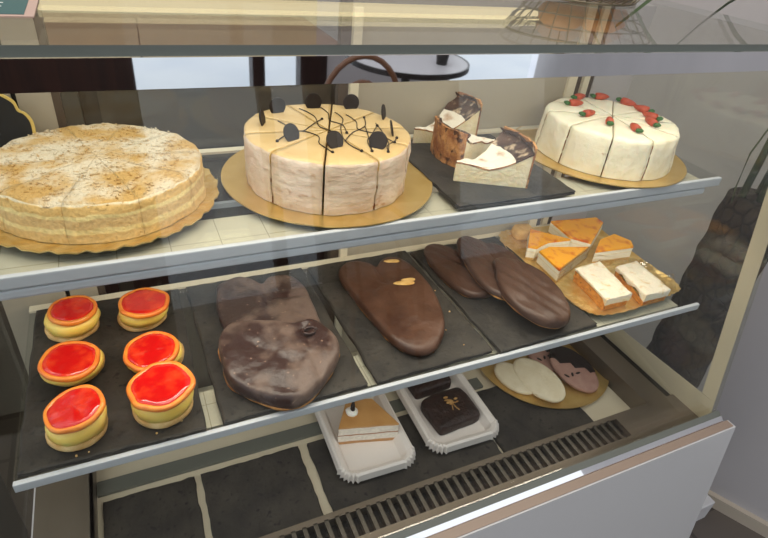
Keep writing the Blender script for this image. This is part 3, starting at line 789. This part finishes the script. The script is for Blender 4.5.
p4 = [(.542, .73), (.552, .758), (.575, .771), (.597, .762), (.612, .742), (.632, .742), (.645, .72), (.646, .68), (.634, .635), (.606, .59), (.57, .565), (.535, .568), (.516, .592), (.515, .635), (.527, .69)]
palmier('dull chocolate palmier in the middle of the overlapping three', p4, .9318, .016, M['choc_dull'], [((.612, .745), (.57, .62), .004, .006)], 5, tilt=(-.16, .03, .012), ridge=(.5, .0014, 240), adj=(.56, 1.02, .77, 1.0))
p5 = [(.560, .640), (.572, .665), (.592, .675), (.617, .667), (.632, .653), (.646, .632), (.652, .594), (.640, .545), (.612, .497), (.578, .477), (.545, .485), (.528, .518), (.526, .565), (.540, .608)]
palmier('dull chocolate palmier nearest the shelf edge, on top of the overlapping three', p5, .9318, .018, M['choc_dull'], [((.625, .66), (.585, .53), .003, .007)], 6, tilt=(-.15, .07, .017), ridge=(.5, .0014, 230), adj=(.477, 1.035, .675, .998))

# ------------------------------------------------------------------ gold tray with custard slices and iced bars
TX, TY = .818, .648
tr = [(.672, .775), (.700, .806), (.76, .802), (.90, .795), (.925, .79), (.925, .72), (.925, .60), (.928, .56), (.918, .527), (.89, .518), (.85, .513), (.78, .505), (.72, .506), (.690, .518), (.676, .55), (.668, .62), (.666, .70)]
o_ = spline([(x-TX, y-TY) for x, y in tr], 160)
o_ = [(x*(1+.008*math.cos(i*PI/2)), y*(1+.008*math.cos(i*PI/2))) for i, (x, y) in enumerate(o_)]
bm = blob(o_, [(.9, 0), (.94, .0006), (1.0, .0075), (1.0, .0085), (.94, .0022), (.88, .0016), (.4, .0016)], n=0)
tag(obj('pastry_tray', bm, M['goldlace'], loc=(TX, TY, .9253), smooth=True, sharp=40), 'rectangular gold lace-edged tray at the right end of the lower shelf', 'tray')
def poly_slice(label, name, top, h, z, mats, grow=0, group='yellow-topped custard slices', film=None, cat='cake slice'):
    cx = sum(p[0] for p in top)/len(top); cy = sum(p[1] for p in top)/len(top)
    root = thing(name, label, cat, (cx, cy, z), 0, group)
    pl = [(x-cx, y-cy) for x, y in top]
    def dens(p, k=6): return [(p[i][0]+(p[(i+1) % len(p)][0]-p[i][0])*t/k, p[i][1]+(p[(i+1) % len(p)][1]-p[i][1])*t/k) for i in range(len(p)) for t in range(k)]
    d = dens(pl)
    def body(z0, z1, s0, s1, wob):
        bm = bmesh.new(); R = []
        nl = 5
        for q in range(nl+1):
            f = q/nl; s = s0+(s1-s0)*f
            R.append([bm.verts.new((x*s+wob*nz(x, y, f, 160, cx*50), y*s+wob*nz(y, x, f, 160, cy*50), z0+(z1-z0)*f)) for x, y in d])
        for a, b in zip(R, R[1:]):
            for k in range(len(d)): bm.faces.new((a[k], a[(k+1) % len(d)], b[(k+1) % len(d)], b[k]))
        bm.faces.new(R[0]); bm.faces.new(R[-1]); return bm
    return root, pl, body
def custard(label, top):
    h = .029; root, pl, body = poly_slice(label, 'custard_slice', top, h, .9272, None)
    obj('cream_layers', body(0, h-.004, 1.0, 1.0, .0012), M['slice_layers'], root)
    obj('burnt_top', blob(pl, [(.99, h-.0042), (1.012, h-.0035), (1.012, h-.001), (.985, h), (.5, h+.0004)], n=60) if False else body(h-.0041, h, 1.005, .995, .0006), M['custard_top'], root)
    return root, pl
custard('orange-topped custard slice at the left of the tray, behind the front one', [(.735, .766), (.688, .710), (.701, .700), (.742, .713), (.794, .708)])
r_, pl = custard('orange-topped custard slice at the front, point toward the slate plate', [(.699, .688), (.728, .6955), (.812, .672), (.695, .622)])
bm = bmesh.new(); abox(bm, -.0, .128, -.0004, .0004, 0, .034)
o = obj('plastic_film', bm, M['film'], r_); o.location = (.695-r_.location.x, .620-r_.location.y, 0.001); o.rotation_euler = (0, 0, math.atan2(.05, .117))
custard('orange-topped custard slice at the back of the tray with browned top', [(.803, .783), (.918, .770), (.918, .747), (.828, .685), (.799, .717)])
custard('orange-topped custard slice at the right, long white cream side showing', [(.855, .689), (.905, .700), (.920, .668), (.908, .648), (.812, .655)])
# small chopped piece behind
bm = blob([(-.02, -.014), (.016, -.018), (.022, .012), (-.016, .016)], [(.95, 0), (1, .004), (.98, .016), (.85, .021), (.4, .021)], lambda X, Y, s, z: .002*nz(X, Y, z, 80), n=40)
tag(obj('pastry_piece', bm, M['almond'], loc=(.735, .787, .927), smooth=True), 'small nutty yellow pastry piece at the back corner of the gold tray', 'pastry')
def bar(label, top, seed, open_left):
    h = .026; root, pl, body = poly_slice(label, 'iced_carrot_bar', top, h, .9272, None, group='iced carrot bars')
    obj('sponge', body(0, h-.003, .985, 1.0, .0018), M['carrotcrumb'], root)
    d = []
    for i in range(4):
        for t in range(9):
            a, b = pl[i], pl[(i+1) % 4]; d.append((a[0]+(b[0]-a[0])*t/9, a[1]+(b[1]-a[1])*t/9))
    bm = bmesh.new(); R = []
    drip = [.0045+.004*nz(x, y, 0, 70, seed) + (.010 if i in range(0) else 0) for i, (x, y) in enumerate(d)]
    front = min(p[1] for p in pl); 
    for i, (x, y) in enumerate(d):
        if y < front+.012: drip[i] += .006
        if x < min(p[0] for p in pl)+.020 and y > front+.004: drip[i] = .002*abs(nz(x, y, 0, 200, seed)) if open_left else drip[i]+.007*nz(x, y, 0, 60, seed)
    for s, zz in ((1.03, 'd'), (1.05, .6), (1.03, .95), (.96, 1.1), (.7, 1.14), (.3, 1.14)):
        ring = []
        for i, (x, y) in enumerate(d):
            z = h-.003-drip[i] if zz == 'd' else h-.003+.004*zz - (drip[i]*.25 if zz == .6 else 0)
            ring.append(bm.verts.new((x*s, y*s, z+.0022*nz(x*s, y*s, 0, 75, seed))))
        R.append(ring)
    for a, b in zip(R, R[1:]):
        for k in range(len(d)): bm.faces.new((a[k], a[(k+1) % len(d)], b[(k+1) % len(d)], b[k]))
    bm.faces.new(R[-1]); bm.faces.new(R[0])
    obj('icing', bm, M['whiteglaze'], root, smooth=True, sharp=60)
    return root
bar('iced carrot bar with its crumbly orange side toward the palmiers', [(.721, .524), (.778, .524), (.796, .624), (.733, .619)], 1, True)
bar('iced carrot bar at the right end of the gold tray, partly in clear film', [(.803, .512), (.862, .512), (.872, .604), (.818, .600)], 2, False)
# crumpled clear film standing around the bars
bm = bmesh.new(); path = [(.795, .632), (.815, .640), (.845, .636), (.868, .632), (.888, .622), (.898, .60), (.900, .57), (.907, .545), (.898, .522)]
A_, B_ = [], []
for i, (x, y) in enumerate(path):
    hgt = .012+.022*abs(nz(i*.8, 3.1, 0, 1.7))+.006*(i % 2)
    w = .006*nz(i, 9.2, 0, 1.3)
    A_.append([bm.verts.new((x, y, .9275)), bm.verts.new((x+w, y-w, .9275+hgt*.5)), bm.verts.new((x+w*2.2, y+w, .9275+hgt))])
    B_.append([bm.verts.new((v.co.x+.0004, v.co.y+.0004, v.co.z)) for v in A_[-1]])
for i in range(len(path)-1):
    for k in range(2):
        bm.faces.new((A_[i][k], A_[i+1][k], A_[i+1][k+1], A_[i][k+1])); bm.faces.new((B_[i][k], B_[i][k+1], B_[i+1][k+1], B_[i+1][k]))
tag(obj('plastic_wrap', bm, M['film']), 'crumpled clear plastic film around the iced bars on the gold tray', 'plastic wrap')

# ------------------------------------------------------------------ paper trays in the well
def paper_tray(label, cx, cy, z, w, d, rz):
    out = []
    rc = .018
    for (sx, sy, a0) in ((1, -1, -PI/2), (1, 1, 0), (-1, 1, PI/2), (-1, -1, PI)):
        for k in range(13):
            a = a0+PI/2*k/12
            out.append((sx*(w/2-rc)+rc*math.cos(a), sy*(d/2-rc)+rc*math.sin(a), 1 if 0 < k < 12 else 0, k))
    bm = bmesh.new(); R = []
    for off, zz, pl in ((-.012, 0, 0), (-.0115, .001, 0), (-.003, .018, .0), (.006, .024, .0016), (.010, .021, .0024), (.012, .008, .003), (.0105, .008, .003), (.0085, .020, .0024), (.006, .0225, .0016), (-.002, .0165, 0), (-.010, .002, 0)):
        ring = []
        for x, y, corner, k in out:
            ln = math.hypot(x, y); f = off + (pl*(1 if k % 2 else -1) if corner else 0)
            nx, ny = (x/abs(x) if abs(abs(x)-w/2) < rc*.99 else 0, y/abs(y) if abs(abs(y)-d/2) < rc*.99 else 0)
            l = math.hypot(nx, ny) or 1
            cxn, cyn = x-max(-w/2+rc, min(w/2-rc, x)), y-max(-d/2+rc, min(d/2-rc, y)); l = math.hypot(cxn, cyn) or 1
            ring.append(bm.verts.new((x+cxn/l*f, y+cyn/l*f, zz)))
        R.append(ring)
    for a, b in zip(R, R[1:]):
        for k in range(len(out)): bm.faces.new((a[k], a[(k+1) % len(out)], b[(k+1) % len(out)], b[k]))
    bm.faces.new(R[0]); bm.faces.new(R[-1])
    o = obj('paper_tray', bm, M['paper'], loc=(cx, cy, z)); o.rotation_euler = (0, 0, rz)
    return tag(o, label, 'tray', 'white pleated paper trays')
paper_tray('white pleated paper tray holding the layered toffee cake slice', .314, .616, .6728, .118, .195, -.03)
paper_tray('white pleated paper tray holding two dark brownies', .488, .614, .6728, .126, .19, -.02)
h = .044
root, pl, body = poly_slice('layered toffee cream cake slice topped with cream and a chocolate spike', 'toffee_slice', [(.262, .596), (.368, .570), (.345, .640), (.300, .656)], h, .6752, None, group='toffee cake slices')
obj('cream_layers', body(0, h-.003, 1.0, 1.0, .0018), M['coffee_layers'], root)
obj('toffee_top', body(h-.0031, h, 1.005, .985, .0008), M['coffee_top'], root)
DOL = (-.022, .006, h-.0005)
bm = bmesh.new(); lathe(bm, [(0, 0), (.0105, 0), (.012, .003), (.009, .007), (0, .009)], 24, wob=.15, seed=3, off=DOL)
cd = obj('cream_dollop', bm, M['meringue'], root, smooth=True)
bm = bmesh.new(); tube(bm, [(DOL[0]+.001, DOL[1]-.001, h+.005), (DOL[0]+.003, DOL[1]+.004, h+.014), (DOL[0]+.006, DOL[1]+.009, h+.023)], [.0045, .0038, .001], 8)
obj('chocolate_spike', bm, M['cookie_dip'], cd, smooth=True)
root, pl, body = poly_slice('second toffee cake slice, mostly hidden behind the first in its paper tray', 'toffee_slice', [(.310, .672), (.355, .652), (.352, .695), (.322, .70)], .04, .6752, None, group='toffee cake slices')
obj('cream_layers', body(0, .036, 1, 1, .001), M['coffee_layers'], root); obj('toffee_top', body(.0359, .040, 1.004, .99, .0006), M['coffee_top'], root)
def brownie(label, pts, seed):
    cx = sum(p[0] for p in pts)/len(pts); cy = sum(p[1] for p in pts)/len(pts)
    bm = blob([(x-cx, y-cy) for x, y in pts], [(.97, 0), (1, .003), (1.0, .016), (.96, .021), (.88, .023), (.7, .024), (.5, .024), (.3, .024)], lambda X, Y, s, z: .002*nz(X, Y, z, 70, seed), n=72)
    root = thing('brownie', label, 'brownie', (cx, cy, .6752), 0, 'dark brownies')
    return root, obj('cake_body', bm, M['brownie'], root, smooth=True)
root, b_ = brownie('dark brownie in front decorated with chopped nuts', [(.441, .614), (.443, .585), (.446, .556), (.455, .547), (.495, .550), (.530, .553), (.540, .562), (.540, .595), (.537, .622), (.528, .632), (.49, .632), (.452, .626)], 1)
bm = bmesh.new()
for k in range(16):
    a = random.uniform(0, 2*PI); r = abs(random.gauss(0, .010))
    bmesh.ops.create_icosphere(bm, subdivisions=1, radius=random.uniform(.002, .0038), matrix=Matrix.Translation((.004+r*math.cos(a), .008+r*math.sin(a)*.8, .0255+random.uniform(0, .003))) @ Matrix.Diagonal((1.5, .8, .7, 1)))
for e in ((-.006, -.012), (.006, -.016), (.014, .004)):
    tube(bm, [(.004, .006, .0262), (e[0]*.6+.002, e[1]*.6, .027), (e[0]+.003, e[1], .0262)], .0012, 6)
obj('chopped_nut', bm, M['nut'], root)
brownie('plain dark brownie at the back of its paper tray', [(.444, .690), (.444, .652), (.452, .643), (.49, .645), (.522, .648), (.530, .656), (.530, .69), (.520, .697), (.49, .697), (.454, .697)], 2)

# ------------------------------------------------------------------ cookies on the gold board
def oval(c, a, b, rot, n=40):
    return [(a*math.cos(2*PI*k/n)*math.cos(rot)-b*math.sin(2*PI*k/n)*math.sin(rot), a*math.cos(2*PI*k/n)*math.sin(rot)+b*math.sin(2*PI*k/n)*math.cos(rot)) for k in range(n)]
def cookie(label, c, a, b, rot, z, mat, dip=None, tilt=(0, 0)):
    root = thing('oval_cookie', label, 'cookie', (c[0], c[1], z), 0, 'oval cookies on the gold board')
    out = oval(c, a, b, rot); tz = lambda X, Y: tilt[0]*X+tilt[1]*Y
    o = obj('biscuit', blob(out, [(.95, 0), (1, .002), (1.0, .006), (.97, .0085), (.9, .0095), (.6, .010), (.3, .010)], lambda X, Y, s, z_: tz(X, Y)+.0006*nz(X, Y, 0, 90), n=72), mat, root, smooth=True)
    if dip:
        d = Vector((math.cos(dip), math.sin(dip))); lim = .10*a
        pts = [p for p in spline(out, 90) if p[0]*d.x+p[1]*d.y > lim+.004*nz(p[0], p[1], 0, 100)]
        # order along the arc then close with a wavy edge
        pts.sort(key=lambda p: math.atan2(-p[0]*d.y+p[1]*d.x, p[0]*d.x+p[1]*d.y))
        p0, p1 = Vector(pts[-1]), Vector(pts[0])
        chord = [tuple(p0+(p1-p0)*t/9+d*(.006*math.sin(t*2.1)-.004)) for t in range(1, 9)]
        bm = blob([(x*1.012, y*1.012) for x, y in pts]+chord, [(1.0, .004), (1.005, .0095), (.97, .0112), (.6, .0118)], lambda X, Y, s, z_: tz(X, Y), n=0)
        obj('chocolate_dip', bm, M['cookie_dip'], root, smooth=True, sharp=50)
        bm = bmesh.new()
        for k in range(3):
            q = d*(-.012-.009*k) + Vector((-d.y, d.x))*(.012*(k-1)+.004)
            bmesh.ops.create_uvsphere(bm, u_segments=10, v_segments=6, radius=.005, matrix=Matrix.Translation((q.x, q.y, .0103+tz(q.x, q.y))) @ Matrix.Rotation(k, 4, 'Z') @ Matrix.Diagonal((1.3, .55, .22, 1)))
        obj('chocolate_spot', bm, M['cookie_dip'], root, smooth=True)
    return root
zc = .6757
cookie('pale oval cookie lying lower left, partly under the other pale one', (.672, .625), .050, .033, 1.85, zc, M['cookie_white'])
cookie('pale oval cookie on top, beside the rosy dipped cookie', (.713, .600), .066, .038, 1.72, zc+.007, M['cookie_white'], tilt=(.12, .02))
cookie('rosy oval cookie at the back with a dark chocolate tip', (.785, .668), .058, .042, 1.3, zc, M['cookie_pink'], dip=1.0)
cookie('rosy oval cookie in front half dipped in dark chocolate', (.806, .598), .062, .043, 1.72, zc+.008, M['cookie_pink'], dip=.9, tilt=(-.02, .14))

# ------------------------------------------------------------------ signs
t = thing('price_sign', 'black scalloped price sign with yellow outline behind the crumb cake', 'sign', (-.150, .803, 1.1552), -.1)
sc = [(-.045, .03), (-.05, .06), (-.045, .075), (-.038, .080), (-.034, .092), (-.018, .103), (0, .106), (.018, .103), (.034, .092), (.038, .080), (.045, .075), (.05, .06), (.045, .03), (.03, .022), (0, .02), (-.03, .022)]
def vplate(outline, y0, y1, n=80):
    bm = bmesh.new(); o = spline(outline, n)
    a = [bm.verts.new((x, y0, z)) for x, z in o]; b = [bm.verts.new((x, y1, z)) for x, z in o]
    bm.faces.new(a); bm.faces.new(b)
    for i in range(n): bm.faces.new((a[i], a[(i+1) % n], b[(i+1) % n], b[i]))
    return bm
cxz = (0, .06)
obj('border', vplate(sc, -.001, .001), M['yellowline'], t)
obj('face', vplate([(x*.93, cxz[1]+(z-cxz[1])*.93) for x, z in sc], -.0018, -.0011), M['blackcard'], t)
obj('stake', boxm(-.003, .003, .0012, .004, 0.0, .06), M['blackcard'], t)
bm = bmesh.new()
for (x, z) in ((.004, .062), (.006, .050)):
    for k, (dx, dz) in enumerate(((-.014, .001), (-.009, -.002), (-.004, .002), (.001, 0))):
        tube(bm, [(x+dx-.002, -.0022, z+dz), (x+dx+.001, -.0022, z+dz+.002), (x+dx+.003, -.0022, z+dz-.0005)], .0006, 5)
obj('lettering', bm, M['chalk'], t)
t = thing('price_card', 'teal price card with white lettering lying on the glass counter top', 'sign', (-.098, .615, 1.3867), 0)
obj('border', boxm(-.05, .046, -.043, .05, 0, .0012), M['pinkcard'], t)
obj('face', boxm(-.047, .0385, -.036, .047, .0012, .0016), M['teal'], t)
bm = bmesh.new()
for y in (-.022, -.006, .010, .026):
    for x in (-.03, -.012, .006): abox(bm, x, x+.014, y, y+.0022, .0016, .0019)
obj('lettering', bm, M['chalk'], t)

# ------------------------------------------------------------------ basket of buns on the counter top (seen reflected in the glass)
t = thing('wire_basket', 'shallow wire basket of buns standing on the glass counter top', 'basket', (.745, .80, 1.3867))
bm = bmesh.new()
def ringp(r, z, n=48): return [(r*math.cos(2*PI*k/n), r*.82*math.sin(2*PI*k/n), z) for k in range(n+1)]
for r, z, w in ((.135, .052, .0022), (.122, .035, .0012), (.108, .018, .0012), (.09, .002, .0018)): tube(bm, ringp(r, z), w, 6)
obj('rim', bm, M['wicker'], t, smooth=True)
bm = bmesh.new()
for k in range(26):
    a = 2*PI*k/26
    tube(bm, [(.09*math.cos(a), .09*.82*math.sin(a), .002), (.135*math.cos(a+.12), .135*.82*math.sin(a+.12), .052)], .001, 5)
for k in range(-5, 6):
    x = k*.016; y = .82*math.sqrt(.09**2-x*x); tube(bm, [(x, -y, .0022), (x, y, .0022)], .001, 5)
obj('wire_mesh', bm, M['wicker'], t)
for i, (x, y, r, lab) in enumerate(((-.048, -.010, .042, 'golden round bun at the left inside the wire basket'), (.038, -.012, .045, 'golden round bun at the right inside the wire basket'), (-.002, .032, .036, 'golden round bun at the back inside the wire basket'))):
    bm = bmesh.new(); lathe(bm, [(0, 0), (r*.7, .002), (r*.97, r*.35), (r*.9, r*.7), (r*.55, r*1.0), (0, r*1.08)], 32, wob=.06, seed=i)
    tag(obj('bun', bm, M['bun'], loc=(.745+x, .80+y, 1.3905), smooth=True), lab, 'bread', 'buns in the wire basket')

# ------------------------------------------------------------------ behind the counter
t = thing('tube_light', 'long slim cream tube light hanging above the rear of the counter', 'lamp', (.5, 1.07, 1.45))
obj('diffuser', boxm(-.59, .575, -.012, .012, 0, .022, bevel=.004), M['lamp'], t)
obj('housing', boxm(-.595, .58, -.014, .014, .0225, .03), M['brownpanel'], t)
bm = bmesh.new(); tube(bm, [(-.45, 0, .03), (-.45, 0, 1.35)], .0015, 6); tube(bm, [(.45, 0, .03), (.45, 0, 1.35)], .0015, 6)
obj('hanging_cable', bm, M['dark'], t)
t = thing('back_counter', 'dark brown work counter with pale top along the back wall', 'counter', (-.35, 1.72, 0))
obj('body', boxm(-1.6, .95, -.25, .27, .0, 1.09), M['brownpanel'], t)
obj('worktop', boxm(-1.65, .98, -.29, .275, 1.09, 1.12), M['bentwood'], t)
for k in range(4):
    x = -1.55+k*.62
    d = obj('cabinet_door', boxm(x, x+.58, -.268, -.2505, .08, .86), M['wood_dark'], t)
    obj('drawer', boxm(x, x+.58, -.268, -.2505, .90, 1.06), M['brownsteel'], t)
    obj('handle', boxm(x+.2, x+.38, -.282, -.2685, .72, .735), M['alu'], d)
t = thing('steel_cabinet', 'grey steel cabinet standing left of the display case', 'cabinet', (-.75, .75, 0))
obj('body', boxm(-.35, .35, -.30, .35, 0, .62), M['greysteel'], t)
obj('worktop', boxm(-.36, .36, -.32, .36, .62, .65), M['greysteel'], t)
dr = obj('drawer', boxm(-.3, .3, -.317, -.3005, .36, .56), M['brownpanel'], t); obj('handle', boxm(-.1, .1, -.33, -.3175, .44, .455), M['alu'], dr)

# ------------------------------------------------------------------ plant right of the case
t = thing('potted_palm', 'potted palm with dark rough trunk and green stems right of the display case', 'plant', (1.112, .571, 0))
bm = bmesh.new(); prof = [(0, .30)]
for k in range(40):
    z = .30+.76*k/39; prof.append((.071-.010*k/39+.0016*math.sin(k*PI*.5), z))
prof += [(.058, 1.075), (0, 1.08)]
lathe(bm, prof, 64, wob=.05, seed=4); obj('trunk', bm, M['weave'], t, smooth=True)
bm = bmesh.new(); lathe(bm, [(0, 0), (.09, 0), (.115, .31), (.105, .31), (.10, .28), (0, .28)], 40); obj('pot', bm, M['ceramic'], t, smooth=True, sharp=40)
for (x, y, dx, r) in ((-.012, -.01, .0, .011), (-.03, .02, .02, .007), (.02, .02, .05, .007)):
    bm = bmesh.new(); tube(bm, [(x, y, 1.05), (x+dx*.3, y, 1.3), (x+dx, y, 1.75)], [r, r*.9, r*.5], 10)
    obj('stem', bm, M['stem'], t, smooth=True)
bm = bmesh.new(); tube(bm, [(-.045, .02, 1.04), (-.066, .018, 1.10), (-.07, .02, 1.17), (-.05, .02, 1.22), (-.03, .025, 1.25)], .0016, 6)
obj('tendril', bm, M['stem'], t, smooth=True)
for k in range(13):
    a = PI*.62+(k*.618 % 1)*PI*1.15; L_ = .26+.07*(k % 3); z0 = 1.42+.03*k; bm = bmesh.new(); A_, B_ = [], []
    for i in range(9):
        f = i/8; r = L_*f; w = .016*math.sin(PI*min(1, f*.9+.1))+.001; zz = z0+.22*f-.34*f*f
        c, s = math.cos(a), math.sin(a)
        A_.append((bm.verts.new((r*c-w*s, r*s+w*c, zz)), bm.verts.new((r*c, r*s, zz+.004)), bm.verts.new((r*c+w*s, r*s-w*c, zz))))
        B_.append(tuple(bm.verts.new((v.co.x, v.co.y, v.co.z-.0008)) for v in A_[-1]))
    for i in range(8):
        for q in (0, 1):
            bm.faces.new((A_[i][q], A_[i][q+1], A_[i+1][q+1], A_[i+1][q])); bm.faces.new((B_[i][q], B_[i+1][q], B_[i+1][q+1], B_[i][q+1]))
    obj('leaf', bm, M['leaf'], t, smooth=True)
t = tag(obj('plinth_block', boxm(-.09, .09, -.06, .06, 0, .08, bevel=.004), M['plasterwhite'], loc=(1.36, .50, 0)), 'white block on the floor at the foot of the right wall', 'block')

# ------------------------------------------------------------------ customer side (mirrored in the header rail and the front glass)
t = thing('silhouette_stand_in', 'added dark wooden screen behind the viewer, standing in for the viewer reflected in the glass', 'screen', (-.75, -1.7, 0))
obj('panel', boxm(-.75, .835, -.02, .02, .04, 2.3), M['wood_dark'], t)  # added dark board: its reflection stands in for the viewer's silhouette
for x in (-.7, .78): obj('foot', boxm(x-.03, x+.03, -.15, .15, 0, .04), M['wood_dark'], t)
t = thing('cafe_table', 'round pale cafe table with dark rim near the shop window', 'table', (1.52, -1.92, 0))
bm = bmesh.new(); lathe(bm, [(0, .735), (.34, .735), (.34, .752), (0, .752)], 48); obj('tabletop', bm, M['tabletop'], t)
bm = bmesh.new(); lathe(bm, [(.34, .725), (.35, .727), (.35, .754), (.34, .754), (.34, .725)], 48); obj('rim', bm, M['ceramic'], t)
bm = bmesh.new(); lathe(bm, [(0, .02), (.025, .02), (.025, .735), (0, .735)], 20); obj('column', bm, M['ceramic'], t)
bm = bmesh.new(); lathe(bm, [(0, 0), (.2, 0), (.2, .012), (.03, .03), (0, .03)], 32); obj('base', bm, M['ceramic'], t)
bm = bmesh.new(); lathe(bm, [(0, 0), (.03, 0), (.04, .09), (.037, .09), (.028, .006), (0, .006)], 28)
tag(obj('cup', bm, M['ceramic'], loc=(1.66, -1.78, .7525), smooth=True), 'dark cup standing on the round cafe table', 'cup')
t = thing('bentwood_chair', 'bentwood cafe chair with looped back by the round table', 'chair', (.99, -1.45, 0), 0)
bm = bmesh.new(); lathe(bm, [(0, .44), (.2, .44), (.205, .45), (.2, .465), (0, .46)], 36); obj('seat', bm, M['bentwood'], t, smooth=True)
for sx, sy in ((-1, -1), (1, -1), (-1, 1), (1, 1)):
    bm = bmesh.new(); tube(bm, [(sx*.15, sy*.14, .445), (sx*.19, sy*.18, 0)], [.016, .012], 10); obj('leg', bm, M['bentwood'], t, smooth=True)
bm = bmesh.new()
tube(bm, [(-.17, .10, .45)]+[(-.19*math.cos(PI*k/14), .14, .68+.24*math.sin(PI*k/14)) for k in range(15)]+[(.17, .10, .45)], .013, 10)
bk = obj('backrest', bm, M['bentwood'], t, smooth=True)
bm = bmesh.new(); tube(bm, [(-.09, .12, .455)]+[(-.11*math.cos(PI*k/12), .138, .68+.13*math.sin(PI*k/12)) for k in range(13)]+[(.09, .12, .455)], .01, 10)
obj('inner_loop', bm, M['bentwood'], bk, smooth=True)

# ------------------------------------------------------------------ light
w = bpy.data.worlds.new('world'); scene.world = w; w.use_nodes = True
bg = w.node_tree.nodes['Background']; bg.inputs[0].default_value = (.92, .955, 1.0, 1); bg.inputs[1].default_value = 1.15
def area(name, loc, rot, sx, sy, power, col):
    l = bpy.data.lights.new(name, 'AREA'); l.shape = 'RECTANGLE'; l.size = sx; l.size_y = sy; l.energy = power; l.color = col
    o = bpy.data.objects.new(name, l); COL.objects.link(o); o.location = loc; o.rotation_euler = rot; return o
area('case_led', (.37, .512, 1.352), (math.radians(28), 0, 0), 1.05, .02, .85, (1, .89, .73))
area('overhead_fill', (.2, .9, 2.7), (0, 0, 0), 2.2, .6, 16, (1, .86, .68))  # added warm soft fill from above, no real fixture there
area('shelf_led', (.37, .575, 1.132), (math.radians(16), 0, 0), 1.0, .02, 1.5, (1, .90, .76))
area('shelf_led', (.37, .518, .902), (math.radians(16), 0, 0), 1.0, .02, .42, (1, .90, .78))
